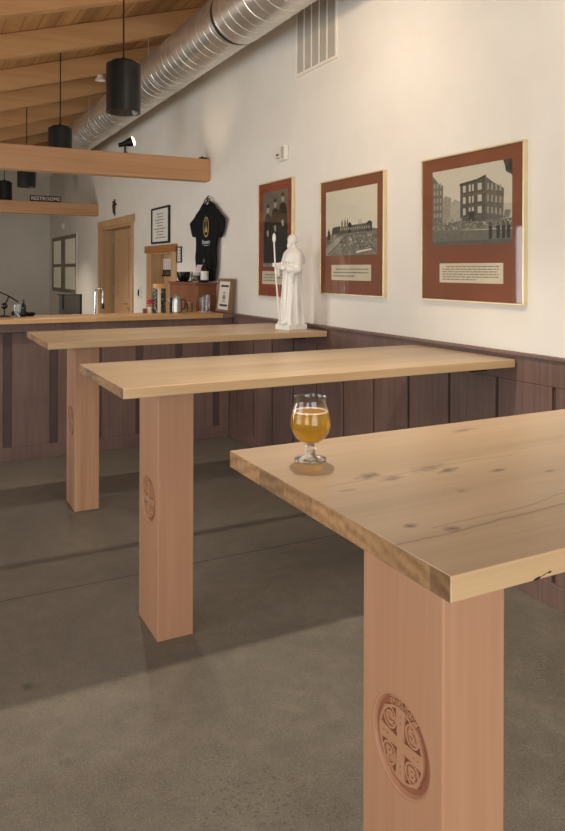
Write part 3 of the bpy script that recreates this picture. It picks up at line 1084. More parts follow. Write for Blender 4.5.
# ------------------------------------------------------------------ framed photographs on the right wall
def picture(y0, y1, z0, z1, label, mat, photo, cap, painter, lines):
    """y0 > y1 : left and right edges as seen from the room"""
    r = thing('framed_photograph', (XC, (y0 + y1) / 2, z0), label, 'picture', 'framed historic photographs on the wall')
    S = side(XW)
    L, Rr = -y0, -y1
    f = MB()
    wd, dp = 0.008, XW - XC
    f.rect(S, L, Rr, z1 - wd, z1, 0.0005, dp).rect(S, L, Rr, z0, z0 + wd, 0.0005, dp)
    f.rect(S, L, L + wd, z0 + wd, z1 - wd, 0.0005, dp).rect(S, Rr - wd, Rr, z0 + wd, z1 - wd, 0.0005, dp)
    f.build('frame', 'gold', r, bevel=0.0015)
    m = MB().rect(S, L + wd, Rr - wd, z0 + wd, z1 - wd, 0.004, dp - 0.008)
    m.build('mat_board', mat, r)
    a0, a1, b0, b1 = -photo[0], -photo[1], photo[2], photo[3]
    p = MB()
    painter(p, S, a0, a1, b0, b1, dp - 0.0078)
    p.build('photo_print', ['print'], r)
    a0, a1, b0, b1 = -cap[0], -cap[1], cap[2], cap[3]
    c = MB().rect(S, a0, a1, b0, b1, dp - 0.009, dp - 0.0072)
    hh = (b1 - b0) / (lines + 1.6)
    for i in range(lines):
        zt = b1 - hh * (1.3 + i)
        xx = a0 + (a1 - a0) * (0.12 if i == 0 else 0.05)
        end = a1 - (a1 - a0) * (0.05 + (0.35 if i == lines - 1 else random.random() * 0.04))
        while xx < end:
            ln = min(random.uniform(0.012, 0.04), end - xx)
            c.rect(S, xx, xx + ln, zt - hh * .2, zt + hh * .2, dp - 0.0072, dp - 0.0071, 1)
            xx += ln + 0.006
    c.build('caption_card', ['paper', 'ink'], r)
    gl = MB().rect(S, L + wd, Rr - wd, z0 + wd, z1 - wd, dp - 0.0045, dp - 0.0035)
    gl.build('glazing', 'pane', r)['label'] = 'clear picture glass'
    return r


def hard(t):      # photographic contrast
    return max(0.0, min(1.0, 0.5 + (t - 0.46) * 1.35))


def painter_building(p, S, a0, a1, b0, b1, d):
    W, H = a1 - a0, b1 - b0
    U = lambda u: a0 + W * u
    V = lambda v: b0 + H * v
    k = [0]

    def poly(pts, tone, mot=0.15):
        k[0] += 1
        e = d + k[0] * 2e-6
        p.prism(S, [(U(x), V(y)) for x, y in pts], d - .001, e, 0, (tone, mot))

    poly([(0, 0), (1, 0), (1, 1), (0, 1)], 0.86, 0.05)
    # hazy sky bands
    poly([(0, .30), (1, .30), (1, .48), (0, .52)], 0.76, 0.08)
    # distant block, left
    poly([(0, .28), (.14, .30), (.15, .80), (.10, .82), (0, .95)], 0.38, 0.25)
    for i in range(3):
        for j in range(5):
            poly([(.02 + i * .042, .38 + j * .10), (.04 + i * .042, .38 + j * .10), (.04 + i * .042, .44 + j * .10), (.02 + i * .042, .44 + j * .10)], 0.62, 0.1)
    poly([(.14, .30), (.24, .31), (.26, .62), (.18, .66), (.15, .62)], 0.58, 0.2)
    poly([(.24, .30), (.38, .30), (.38, .56), (.30, .60), (.25, .54)], 0.66, 0.2)
    # brick shell
    poly([(.38, .28), (.69, .28), (.69, .84), (.60, .80), (.38, .77)], 0.2, 0.22)
    poly([(.69, .28), (.90, .30), (.91, .66), (.80, .74), (.69, .84)], 0.30, 0.3)
    poly([(.37, .76), (.60, .79), (.70, .83), (.70, .86), (.59, .82), (.37, .79)], 0.1, 0.1)
    for j in range(3):
        zb = .36 + j * .145
        for i, (x, ww) in enumerate(((.415, .035), (.49, .022), (.53, .022), (.60, .05))):
            g = x * 0.05
            poly([(x, zb + g), (x + ww, zb + g), (x + ww, zb + .085 + g), (x, zb + .085 + g)], 0.72 + 0.1 * random.random(), 0.1)
        for i in range(4):
            x = .715 + i * .048
            g = -i * .012
            poly([(x, zb + .02 + g), (x + .02, zb + .02 + g), (x + .02, zb + .10 + g), (x, zb + .10 + g)], 0.62, 0.2)
        poly([(.38, zb - .022), (.69, zb - .01), (.69, zb - .001), (.38, zb - .013)], 0.34, 0.1)
    poly([(.49, .28), (.56, .28), (.56, .42), (.49, .42)], 0.06, 0.05)
    # rubble
    poly([(0, .20), (1, .18), (1, .30), (.62, .29), (.38, .31), (.15, .30), (0, .29)], 0.42, 0.9)
    for i in range(120):
        x, y = random.random() * .98, random.uniform(.20, .33)
        if x > .62 and y > .28:
            y -= .06
        s = random.uniform(.006, .028)
        poly([(x, y), (x + s, y + random.uniform(-.01, .01)), (x + s * .8, y + s * .5), (x + s * .1, y + s * .6)], random.choice((.08, .2, .35, .6, .8)), 0.3)
    # street
    poly([(0, 0), (1, 0), (1, .17), (.6, .18), (0, .21)], 0.36, 0.35)
    poly([(0, 0), (1, 0), (1, .05), (0, .06)], 0.24, 0.3)
    for x in (.755, .845, .905, .96):          # onlookers
        poly([(x - .018, .06), (x + .018, .06), (x + .022, .22), (x - .02, .22)], 0.05, 0.05)
        poly([(x - .009, .22), (x + .009, .22), (x + .008, .25), (x - .008, .25)], 0.2, 0.05)
        poly([(x - .014, .245), (x + .014, .245), (x + .008, .262), (x - .008, .262)], 0.04, 0.02)
    poly([(.93, .86), (.985, .82), (1, .80), (1, 1), (.90, 1), (.92, .93)], 0.08, 0.5)   # branch
    poly([(.90, .30), (.97, .31), (.99, .40), (.92, .40)], 0.5, 0.5)


def painter_ruins(p, S, a0, a1, b0, b1, d):
    W, H = a1 - a0, b1 - b0
    k = [0]

    def poly(pts, tone, mot=0.15):
        k[0] += 1
        p.prism(S, [(a0 + W * x, b0 + H * y) for x, y in pts], d - .001, d + k[0] * 2e-6, 0, (hard(tone), mot))
    poly([(0, 0), (1, 0), (1, 1), (0, 1)], 0.80, 0.04)
    poly([(0, 0), (1, 0), (1, .37), (.8, .40), (.3, .38), (0, .30)], 0.42, 0.8)
    # long abbey roofline
    poly([(.12, .32), (.30, .35), (.30, .45), (.18, .44), (.14, .42)], 0.2, 0.3)
    poly([(.28, .33), (.84, .34), (.84, .46), (.55, .45), (.30, .43)], 0.26, 0.4)
    poly([(.80, .34), (.91, .34), (.91, .47), (.86, .495), (.80, .46)], 0.18, 0.3)
    for x in (.34, .40, .45):
        poly([(x - .02, .42), (x + .02, .42), (x + .016, .50), (x, .56), (x - .016, .50)], 0.40, 0.3)
    poly([(.455, .34), (.52, .34), (.53, .46), (.50, .50), (.47, .48)], 0.1, 0.3)
    for x in (.66, .70):
        poly([(x, .44), (x + .015, .44), (x + .012, .53), (x + .004, .53)], 0.5, 0.2)
    for i in range(14):
        x = .30 + i * .042
        poly([(x, .38), (x + .015, .38), (x + .015, .42), (x, .42)], 0.65, 0.2)
    poly([(.03, .24), (.10, .26), (.09, .36), (.06, .42), (.04, .36)], 0.16, 0.6)
    for i in range(130):
        x, y = random.uniform(.28, .98), random.uniform(.04, .33)
        s = random.uniform(.008, .035)
        poly([(x, y), (x + s, y + random.uniform(-.01, .01)), (x + s * .7, y + s * .5), (x + s * .1, y + s * .5)], random.choice((.08, .15, .3, .55, .85)), 0.3)
    poly([(0, 0), (.08, 0), (.36, .28), (.30, .30), (0, .12)], 0.55, 0.3)      # track
    poly([(.04, .02), (.08, .02), (.34, .22), (.33, .23)], 0.2, 0.2)
    poly([(.62, .03), (.90, .07), (.90, .09), (.62, .06)], 0.85, 0.2)


def painter_monks(p, S, a0, a1, b0, b1, d):
    W, H = a1 - a0, b1 - b0
    k = [0]

    def poly(pts, tone, mot=0.15):
        k[0] += 1
        p.prism(S, [(a0 + W * x, b0 + H * y) for x, y in pts], d - .001, d + k[0] * 2e-6, 0, (hard(tone), mot))

    def oval(cx, cy, rx, ry, tone):
        poly([(cx + rx * math.cos(i * math.pi / 8), cy + ry * math.sin(i * math.pi / 8)) for i in range(16)], tone, 0.1)
    poly([(0, 0), (1, 0), (1, 1), (0, 1)], 0.27, 0.35)
    poly([(0, .62), (1, .66), (1, 1), (0, 1)], 0.38, 0.4)
    poly([(0, 0), (1, 0), (1, .10), (0, .08)], 0.5, 0.5)
    for cx, top, ww, t in ((.20, .80, .17, .07), (.50, .86, .19, .06), (.80, .92, .19, .10)):
        s = top - .12
        poly([(cx - ww, .05), (cx + ww, .05), (cx + ww * .9, s - .10), (cx + ww * .62, s), (cx + ww * .2, s + .03), (cx - ww * .2, s + .03), (cx - ww * .62, s), (cx - ww * .9, s - .10)], t, 0.15)
        oval(cx, top - .035, .055, .052, .62)
        poly([(cx - .06, top - .015), (cx + .06, top - .015), (cx + .05, top + .03), (cx, top + .042), (cx - .05, top + .03)], .12, .2)
        oval(cx - .01, s - .22, .05, .03, .5)
        poly([(cx - .02, s - .28), (cx + .035, s - .27), (cx + .03, s - .20), (cx - .02, s - .21)], .66, .1)


picture(3.157, 2.409, 1.319, 2.088, 'largest framed photo, a gutted brick building, rightmost on the wall', 'mat_rust',
        (3.066, 2.487, 1.612, 2.012), (3.006, 2.543, 1.417, 1.518), painter_building, 6)
picture(4.261, 3.511, 1.317, 2.085, 'middle framed photo of distant abbey ruins above rubble, beside the statue', 'mat_rust',
        (4.19, 3.585, 1.577, 2.009), (4.116, 3.649, 1.414, 1.515), painter_ruins, 3)
picture(5.254, 4.668, 1.267, 2.174, 'tall framed photo of robed figures, behind the monk statue', 'mat_red',
        (5.170, 4.745, 1.504, 2.098), (5.183, 4.80, 1.368, 1.471), painter_monks, 3)

# ------------------------------------------------------------------ things on the right wall
S = side(XW)
r = thing('wall_vent', (XW, 4.36, 2.93), 'grey upright louvred air vent high on the wall beside the duct', 'vent')
y0, y1, z0, z1 = 4.63, 4.095, 2.925, 3.62
f = MB()
fw = 0.022
f.rect(S, -y0 - fw, -y1 + fw, z0 - fw, z0, 0.0005, 0.012).rect(S, -y0 - fw, -y1 + fw, z1, z1 + fw, 0.0005, 0.012)
f.rect(S, -y0 - fw, -y0, z0, z1, 0.0005, 0.012).rect(S, -y1, -y1 + fw, z0, z1, 0.0005, 0.012)
n = 5
pw = (y0 - y1) / n
for i in range(1, n):
    f.rect(S, -y0 + i * pw - .007, -y0 + i * pw + .007, z0, z1, 0.0005, 0.012)
f.build('vent_frame', 'vent_frame', r, bevel=0.0015)
f = MB()
for i in range(n):
    a, b = -y0 + i * pw + .007, -y0 + (i + 1) * pw - .007
    f.hexa([S.p(a, z0, 0.0005), S.p(b, z0, 0.0005), S.p(a, z0, .008), S.p(b, z0, .002),
            S.p(a, z1, 0.0005), S.p(b, z1, 0.0005), S.p(a, z1, .008), S.p(b, z1, .002)])
f.build('louvre_blades', 'vent', r)

r = thing('wall_alarm', (XW, 4.84, 2.37), 'small white alarm strobe box on the wall above the tall photo', 'alarm')
MB().rect(S, -4.905, -4.775, 2.315, 2.43, 0.0005, 0.035).build('housing', 'white_plastic', r, bevel=0.006)
b = MB()
b.lathe([(0, .0), (.020, .0), (.022, .008), (.018, .018), (.0, .022)], S.p(-4.868, 2.35, 0.035), 20, 0, ax=S.n)
b.build('strobe_dome', 'chrome', r, smooth=True)
MB().rect(S, -4.83, -4.79, 2.33, 2.415, 0.0345, 0.037).build('grille', 'vent', r)

r = thing('framed_certificate', (XW, 7.86, 1.78), 'black framed certificate on the wall above the pine-cased niche', 'picture')
f = MB()
a0, a1, b0, b1 = -8.185, -7.54, 1.777, 2.192
for q in ((a0, a1, b1 - .022, b1), (a0, a1, b0, b0 + .022), (a0, a0 + .022, b0 + .022, b1 - .022), (a1 - .022, a1, b0 + .022, b1 - .022)):
    f.rect(S, *q, 0.0005, 0.024)
f.build('frame', 'black', r)
f = MB().rect(S, a0 + .022, a1 - .022, b0 + .022, b1 - .022, 0.0005, 0.012)
for i in range(9):
    zz = b1 - .075 - i * .034
    ww = random.uniform(.12, .24)
    f.rect(S, (a0 + a1) / 2 - ww, (a0 + a1) / 2 + ww * random.uniform(.5, 1), zz - .005, zz + .005, 0.012, 0.0125, 1)
f.build('certificate_sheet', ['white_paper', 'ink'], r)

r = thing('small_wall_frame', (XW, 7.25, 1.56), 'small thin grey picture frame beside the pine-cased niche', 'picture')
f = MB()
a0, a1, b0, b1 = -7.26, -7.155, 1.555, 1.725
a0 = -7.295
for q in ((a0, a1, b1 - .012, b1), (a0, a1, b0, b0 + .012), (a0, a0 + .012, b0 + .012, b1 - .012), (a1 - .012, a1, b0 + .012, b1 - .012)):
    f.rect(S, *q, 0.0005, 0.016)
f.build('frame', 'charcoal', r)
f = MB().rect(S, a0 + .012, a1 - .012, b0 + .012, b1 - .012, 0.0005, 0.008)
for i in range(4):
    f.rect(S, a0 + .03, a1 - .03, b0 + .035 + i * .03, b0 + .043 + i * .03, 0.008, 0.0085, 1)
f.build('card', ['white_paper', 'ink'], r)

# pine-cased niche with an amber header
r = thing('pine_niche', (XW, 7.82, NZ0), 'pine-cased wall niche with an amber header behind the bar', 'niche')
for a, b in ((N1 - .004, N1 + .185), (N0 - .14, N0 + .004)):
    MB().box(XW - .022, XW - .0005, a, b, 0.88, NZ1 - .001).build('side_casing', 'pine', r, bevel=0.003)
MB().box(XW + .13, XW + .145, N0 + .001, N1 - .001, NZ0 + .001, NZ1 - .001).build('back_board', 'door_wood', r)
c = MB()
c.box(XW, XW + .13, N1 - .016, N1 - .001, NZ0 + .016, NZ1 - .016).box(XW, XW + .13, N0 + .001, N0 + .016, NZ0 + .016, NZ1 - .016)
c.box(XW, XW + .13, N0 + .001, N1 - .001, NZ0 + .001, NZ0 + .016).box(XW, XW + .13, N0 + .001, N1 - .001, NZ1 - .016, NZ1 - .001)
c.build('niche_lining', 'pine', r)
MB().box(XW - .04, XW - .0005, N0 - .16, N1 + .205, NZ1 - .002, 1.757).build('header', 'pine_dark', r, bevel=0.004)
r = thing('key_rack', (XW + .12, 8.03, 1.4), 'white card over a row of dark hooks hanging in the pine niche', 'rack')
P_ = side(XW + .1295)
k = MB().rect(P_, -8.168, -7.86, 1.48, 1.605, 0.0005, 0.008)
for i in range(4):
    k.rect(P_, -8.13 + i * .07, -8.10 + i * .07, 1.49, 1.59, 0.008, 0.009, 1)
k.build('card', ['white_paper', 'leaf_print'], r)
k = MB().rect(P_, -8.17, -7.85, 1.462, 1.478, 0.0005, 0.014)
for i in range(5):
    yy = -8.14 + i * .065
    k.tube([P_.p(yy, 1.47, .010), P_.p(yy, 1.42, .014), P_.p(yy, 1.402, .024), P_.p(yy, 1.415, .034)], .0075, 8)
k.build('hook_bar', 'black', r)

# crucifix, switch, white sensor
r = thing('wall_crucifix', (XW, 9.94, 2.25), 'small bronze crucifix on the wall above the wooden doors', 'crucifix')
c = MB()
c.rect(S, -9.955, -9.925, 2.235, 2.462, 0.0005, 0.018).rect(S, -10.02, -9.86, 2.37, 2.40, 0.0005, 0.018)
c.build('cross', 'bronze', r, bevel=0.003)
c = MB()
c.tube([S.p(-9.94, 2.40, .026), S.p(-9.94, 2.35, .03), S.p(-9.94, 2.26, .026)], [.010, .013, .008], 10)
c.tube([S.p(-10.0, 2.40, .024), S.p(-9.97, 2.385, .028), S.p(-9.94, 2.378, .03), S.p(-9.91, 2.385, .028), S.p(-9.88, 2.40, .024)], .006, 8)
c.ball(S.p(-9.94, 2.42, .03), .014, 10, 8)
c.build('corpus', 'bronze', r, smooth=True)
r = thing('light_switch', (XW, 8.7, 1.2), 'white switch plate with a dark rocker beside the wooden doors', 'switch')
MB().rect(S, -8.80, -8.63, 1.125, 1.275, 0.0005, 0.008).build('plate', 'white_plastic', r, bevel=0.002)
MB().rect(S, -8.765, -8.725, 1.15, 1.23, 0.0075, 0.016).build('rocker', 'black', r, bevel=0.002)
r = thing('wall_sensor', (XW, 13.7, 2.3), 'tiny white dome sensor on the far wall above the window', 'sensor')
MB().lathe([(0.05, 0.0005), (.06, .02), (.045, .05), (0, .06)], S.p(-13.71, 2.30), 20, 0, ax=S.n).build('dome', 'white_plastic', r, smooth=True)
MB().lathe([(0.0, 0.0), (.075, 0.0), (.075, .012), (0, .012)], S.p(-13.71, 2.30, .0003), 20, 0, ax=S.n).build('back_plate', 'white_plastic', r)

# double door beyond the bar
r = struct_root('door_1', (XW, 9.9, 0))
c = MB()
cw = 0.13
c.rect(S, -D1 - cw, -D0 + cw, DZ, DZ + 0.10, 0.0005, 0.028)
c.rect(S, -D1 - cw, -D1, 0, DZ, 0.0005, 0.022).rect(S, -D0, -D0 + cw - .06, 0, DZ, 0.0005, 0.022)
c.build('door_casing', 'pine', r, bevel=0.003)
c = MB()
c.box(XW, T, D1 - .03, D1 - .0005, 0, DZ - .001).box(XW, T, D0 + .0005, D0 + .03, 0, DZ - .001).box(XW, T, D0 + .03, D1 - .03, DZ - .03, DZ - .001)
c.build('door_jamb', 'pine', r)
ym = (D0 + D1) / 2
for a, b in ((D0 + .034, ym - .003), (ym + .003, D1 - .20)):
    d = MB()
    xx = T - .07
    d.box(xx, xx + .04, a, a + .11, 0.01, DZ - .035).box(xx, xx + .04, b - .11, b, 0.01, DZ - .035)
    d.box(xx, xx + .04, a + .11, b - .11, DZ - .17, DZ - .035).box(xx, xx + .04, a + .11, b - .11, 0.01, 0.24).box(xx, xx + .04, a + .11, b - .11, 0.95, 1.08)
    d.box(xx + .012, xx + .028, a + .11, b - .11, 0.24, 0.95).box(xx + .012, xx + .028, a + .11, b - .11, 1.08, DZ - .17)
    leaf = d.build('door_leaf', 'door_wood', r, bevel=0.003)
    if b > ym + .1:
        for z in (0.3, 1.12, 1.86):
            MB().box(xx - .006, xx - .0005, b - .05, b + .12, z, z + .13).build('door_hinge', 'hinge', leaf)['label'] = 'satin metal hinge'
    else:
        MB().tube([(xx - .001, b - .05, 1.0), (xx - .05, b - .05, 1.0), (xx - .055, b - .16, 1.0)], .009, 10).build('door_handle', 'hinge', leaf, smooth=True)
MB().box(T + .001, T + .01, D0, D1, 0, DZ).build('door_dark_sheet', 'black', r)  # black sheet added behind the leaves to make the open gap dark

# four-pane window beyond the door
r = struct_root('window_1', (XW, 13.7, VZ0))
c = MB()
xa, xb = XW - .006, XW + .05
ymid = 13.80
for q in ((V0, V0 + .09), (V1 - .09, V1)):
    c.box(xa, xb, *q, VZ0, VZ1)
c.box(xa, xb, ymid - .17, ymid + .17, VZ0, VZ1)
for a, b in ((V0 + .09, ymid - .17), (ymid + .17, V1 - .09)):
    c.box(xa, xb, a, b, VZ1 - .07, VZ1).box(xa, xb, a, b, VZ0, VZ0 + .07).box(xa, xb, a, b, 1.52, 1.58)
c.build('window_frame', 'win_frame', r, bevel=0.004)
MB().rect(S, -V1 - .04, -V0 + .04, VZ0 - .03, VZ0 - .001, 0.0005, 0.012).rect(S, -V0, -V0 + .05, VZ0, VZ1 + .02, 0.0005, 0.014).build('window_trim', 'white_plastic', r)
MB().box(XW + .004, XW + .007, V0 + .09, V1 - .09, VZ0 + .07, VZ1 - .07).build('window_pane', 'pane', r)
MB().box(XW + .010, XW + .016, V0 + .09, V1 - .09, VZ0 + .07, VZ1 - .07).build('window_blind', 'blind', r)

# T-shirt on a hanger
TP = side(2.497)
out = [(6.427, 2.118), (6.55, 2.062), (6.641, 2.01), (6.802, 1.943), (6.77, 1.87), (6.723, 1.807), (6.639, 1.797), (6.636, 1.74), (6.627, 1.648), (6.62, 1.506), (6.602, 1.386),
       (6.50, 1.372), (6.38, 1.380), (6.27, 1.370), (6.161, 1.378), (6.125, 1.44), (6.109, 1.505), (6.104, 1.65), (6.106, 1.772), (6.091, 1.787), (6.005, 1.773), (5.945, 1.86), (5.902, 1.935),
       (6.02, 1.995), (6.108, 2.046), (6.18, 2.092), (6.272, 2.123), (6.30, 2.105), (6.343, 2.09), (6.39, 2.102)]
r = thing('hanging_shirt', (2.49, 6.35, 1.36), 'black T-shirt on a hanger on the wall above the cherry shelf', 'shirt')
bm = bmesh.new()
vsb = [bm.verts.new(TP.p(-y, z, 0) - Vector(r.location)) for y, z in out]
fc = bm.faces.new(vsb)
bmesh.ops.triangulate(bm, faces=[fc])
bmesh.ops.subdivide_edges(bm, edges=bm.edges[:], cuts=2, use_grid_fill=True)
bmesh.ops.subdivide_edges(bm, edges=bm.edges[:], cuts=1, use_grid_fill=True)
for v in bm.verts:
    y, z = v.co.y, v.co.z
    v.co.x += 0.007 * math.sin(y * 38 + z * 6) * max(0.0, min(1.0, (0.75 - z) * 2)) + 0.004 * math.sin(y * 21 - z * 30)
me = bpy.data.meshes.new('shirt_cloth')
bm.to_mesh(me)
bm.free()
me.materials.append(M['tee'])
o = bpy.data.objects.new('shirt_cloth', me)
COL.objects.link(o)
o.parent = r
so = o.modifiers.new('cloth', 'SOLIDIFY')
so.thickness = 0.016
so.offset = 0
me.polygons.foreach_set('use_smooth', [True] * len(me.polygons))
h = MB()
h.tube([TP.p(-6.63, 2.012, 0), TP.p(-6.345, 2.135, 0), TP.p(-6.08, 2.03, 0)], .008, 8)
h.tube([TP.p(-6.345, 2.135, 0), TP.p(-6.345, 2.158, 0), TP.p(-6.352, 2.170, 0), TP.p(-6.345, 2.180, -.01), TP.p(-6.338, 2.174, -.012)], .006, 8)
h.tube([TP.p(-6.43, 2.115, .004), TP.p(-6.395, 2.145, .004), TP.p(-6.345, 2.163, .004), TP.p(-6.295, 2.15, .004), TP.p(-6.265, 2.12, .004)], .006, 8)
h.build('hanger', 'black', r, smooth=True)
e = MB()
e.disc(TP, -6.335, 1.885, 0.072, .0155, .0165, 32, 0, ry=.097)
e.disc(TP, -6.335, 1.885, 0.058, .0165, .0168, 32, 1, ry=.083)
e.prism(TP, [(-6.375, 1.835), (-6.295, 1.835), (-6.305, 1.88), (-6.318, 1.915), (-6.335, 1.945), (-6.352, 1.915), (-6.365, 1.88)], .0168, .0171, 0)
e.disc(TP, -6.335, 1.945, .012, .0168, .0172, 14, 0)
e.disc(TP, -6.335, 1.90, .014, .0171, .0174, 14, 1, ry=.03)
e.build('shirt_emblem', ['tee_gold', 'tee'], r)['label'] = 'oval gold printed emblem'
e = MB()
text_mesh('Brewery', 0.058, TP, -6.335, 1.742, .0155, .0168, e, 0, bold=0.0005)
e.rect(TP, -6.39, -6.28, 1.708, 1.714, .0155, .0168)
e.build('shirt_lettering', 'tee_white', r)['label'] = 'small white printed lettering'

# ------------------------------------------------------------------ cherry shelf below the shirt and what stands on it
r = thing('cherry_cabinet', (2.43, 6.6, 0), 'reddish cherry wood shelf cabinet below the hanging T-shirt', 'cabinet')
MB().box(2.33, XW - .002, 6.20, 6.95, 0.0, 1.345).build('cabinet_body', 'cherry', r, bevel=0.003)
MB().box(2.315, XW - .002, 6.17, 6.97, 1.345, 1.362).build('shelf_top', 'cherry', r, bevel=0.003)
MB().box(2.338, 2.352, 6.196, 6.1995, 0.89, 1.33).build('corner_strip', 'pine_dark', r)
ST = 1.3622

r = thing('black_bowl', (2.395, 6.715, ST), 'black bowl at the left end of the cherry shelf', 'bowl')
MB().lathe([(0.0, 0.0), (.046, 0.0), (.058, .012), (.066, .05), (.068, .088), (.063, .088), (.060, .05), (.048, .018), (0, .014)], (2.395, 6.715, ST + .010), 32).build('bowl', 'black_gloss', r, smooth=True)
MB().lathe([(0.0, 0.0), (.075, 0.0), (.082, .007), (.075, .0095), (0, .0095)], (2.395, 6.715, ST), 32).build('saucer', 'black_gloss', r, smooth=True)
r = thing('glass_jar', (2.395, 6.375, ST), 'clear glass jar of dried herbs between the bowl and the bottle', 'jar')
MB().lathe([(0.0, 0.0), (.045, 0.0), (.05, .008), (.05, .07), (.043, .085), (.043, .10), (.040, .10), (.040, .085), (.046, .068), (.046, .01), (0, .006)], (2.395, 6.375, ST), 28).build('jar', 'glass', r, smooth=True)
MB().lathe([(0, .008), (.044, .010), (.0455, .055), (.03, .064), (0, .060)], (2.395, 6.375, ST), 24).build('filling', 'snack', r, smooth=True)
r = thing('leaflet', (2.455, 6.55, ST), 'pale pink flowered leaflet leaning on the T-shirt above the shelf', 'leaflet')
q = MB()
q.hexa([(2.452, 6.64, ST), (2.452, 6.46, ST), (2.458, 6.64, ST), (2.458, 6.46, ST),
        (2.468, 6.54, ST + .165), (2.468, 6.36, ST + .165), (2.472, 6.54, ST + .165), (2.472, 6.36, ST + .165)])
q.build('card', 'leaf_print', r)


def bottle(loc, h, rad, glass_m, label, label_m, cap_m, group=None):
    r = thing('bottle', loc, label, 'bottle', group)
    MB().lathe([(0, 0), (rad * .92, 0), (rad, h * .02), (rad, h * .52), (rad * .86, h * .62), (rad * .42, h * .74), (rad * .34, h * .92), (rad * .38, h * .94), (0, h * .945)], loc, 28).build('bottle_body', glass_m, r, smooth=True)
    MB().lathe([(rad * 1.0, h * .10), (rad * 1.02, h * .105), (rad * 1.02, h * .46), (rad, h * .465)], loc, 28, closed=True).build('bottle_label', label_m, r, smooth=True)
    MB().lathe([(0, h * .94), (rad * .44, h * .94), (rad * .44, h * .995), (rad * .38, h), (0, h)], loc, 20).build('cap', cap_m, r, smooth=True)
    return r


bottle((2.42, 6.215, ST), 0.225, .036, 'brown_glass', 'dark bottle with a big white label, on the cherry shelf under the T-shirt', 'white_label', 'red_label')

# ------------------------------------------------------------------ on the bar top
BT = 1.1003
r = thing('counter_sign', (2.48, 5.86, BT), 'wood-framed printed sign leaning on the wall at the end of the bar', 'sign')
A = Vector((2.470, 6.05, BT))
Bv = Vector((2.470, 5.745, BT))
SG = Plane((2.468, 5.73, BT), Vector((-.06, -1, 0)).normalized(), Vector((.085, 0, 1)).normalized())
SG = Plane((2.462, 5.875, BT), (0, -1, 0), Vector((.10, 0, 1)).normalized())
hw, hh = 0.152, 0.302
f = MB()
fw = .026
f.rect(SG, -hw, hw, 0.001, fw, -.02, .012).rect(SG, -hw, hw, hh - fw, hh, -.02, .012)
f.rect(SG, -hw, -hw + fw, fw, hh - fw, -.02, .012).rect(SG, hw - fw, hw, fw, hh - fw, -.02, .012)
f.build('frame', 'frame_wood', r, bevel=0.002)
f = MB().rect(SG, -hw + fw, hw - fw, fw, hh - fw, -.015, .003)
f.rect(SG, -.085, .085, hh - .075, hh - .057, .003, .0036, 1).rect(SG, -.085, .085, .055, .073, .003, .0036, 1)
f.ring(SG, 0, .137, .030, .036, .003, .0036, 24, 2)
f.prism(SG, [(-.022, .118), (.022, .118), (.026, .145), (0, .16), (-.026, .145)], .003, .0036, 2)
f.rect(SG, -.03, .03, .175, .183, .003, .0036, 2).rect(SG, -.04, .04, .092, .098, .003, .0036, 2)
f.build('printed_sheet', ['white_paper', 'ink_dark', 'ink'], r)


def tumbler(loc, h, r0, r1, label):
    r = MB().lathe([(0, 0), (r0, 0), (r1, h), (r1 - .003, h), (r0 - .003, .008), (0, .008)], loc, 28).build('drinking_glass', 'glass', None, smooth=True, loc=loc)
    return tag(r, label, 'glass', 'clear glasses at the end of the bar')


tumbler((2.335, 6.05, BT), 0.128, .030, .034, 'clear tumbler at the bar end, left of two, nearer the steel cup')
tumbler((2.395, 6.10, BT), 0.148, .031, .037, 'taller clear tumbler at the bar end, right beside the wood-framed sign')

r = thing('spotted_canister', (1.945, 6.09, BT), 'leopard-spotted canister with a pale wooden lid standing on the bar', 'canister')
c0 = (1.945, 6.09, BT)
MB().lathe([(0, 0), (.057, 0), (.058, .004), (.058, .215), (0, .215)], c0, 36).build('canister_body', 'leopard', r, smooth=True)
MB().lathe([(0, .215), (.0565, .215), (.0575, .219), (.0575, .249), (.052, .254), (0, .254)], c0, 36).build('lid', 'lid_wood', r, smooth=True)
b = MB()
for i in range(6):
    a0 = math.radians(228 + 0 * i)
q = Plane((1.945, 6.09, BT), (math.cos(.45), -math.sin(.45), 0), (0, 0, 1))
vs, fs = [], []
for i in range(7):
    a = math.radians(-14 + i * 28 / 6)
    d = Vector((math.sin(a + math.radians(-18)), -math.cos(a + math.radians(-18)), 0))
    vs += [Vector(c0) + d * .0588 + Vector((0, 0, .002)), Vector(c0) + d * .0588 + Vector((0, 0, .214))]
for i in range(6):
    fs.append((2 * i, 2 * i + 2, 2 * i + 3, 2 * i + 1))
b.add(vs, fs).build('paper_band', 'paper', r)

r = thing('steel_pitcher', (2.095, 6.08, BT), 'brushed steel pitcher on the bar between the canister and the steel cup', 'pitcher')
c0 = (2.095, 6.08, BT)
MB().lathe([(0, 0), (.052, 0), (.056, .004), (.055, .08), (.050, .12), (.051, .128), (.047, .128), (.046, .12), (.051, .08), (.050, .008), (0, .008)], c0, 36).build('pitcher_body', 'steel', r, smooth=True)
MB().lathe([(0, .127), (.05, .127), (.048, .136), (.02, .146), (.008, .148), (.010, .156), (.012, .162), (0, .166)], c0, 28).build('lid', 'steel', r, smooth=True)
MB().tube([(2.138, 6.06, BT + .115), (2.168, 6.05, BT + .115), (2.176, 6.048, BT + .08), (2.166, 6.05, BT + .035), (2.142, 6.058, BT + .025)], .0065, 10).build('handle', 'black', r, smooth=True)
MB().tube([(2.046, 6.09, BT + .09), (2.032, 6.095, BT + .108), (2.020, 6.10, BT + .122)], [.012, .010, .008], 10).build('spout', 'steel', r, smooth=True)
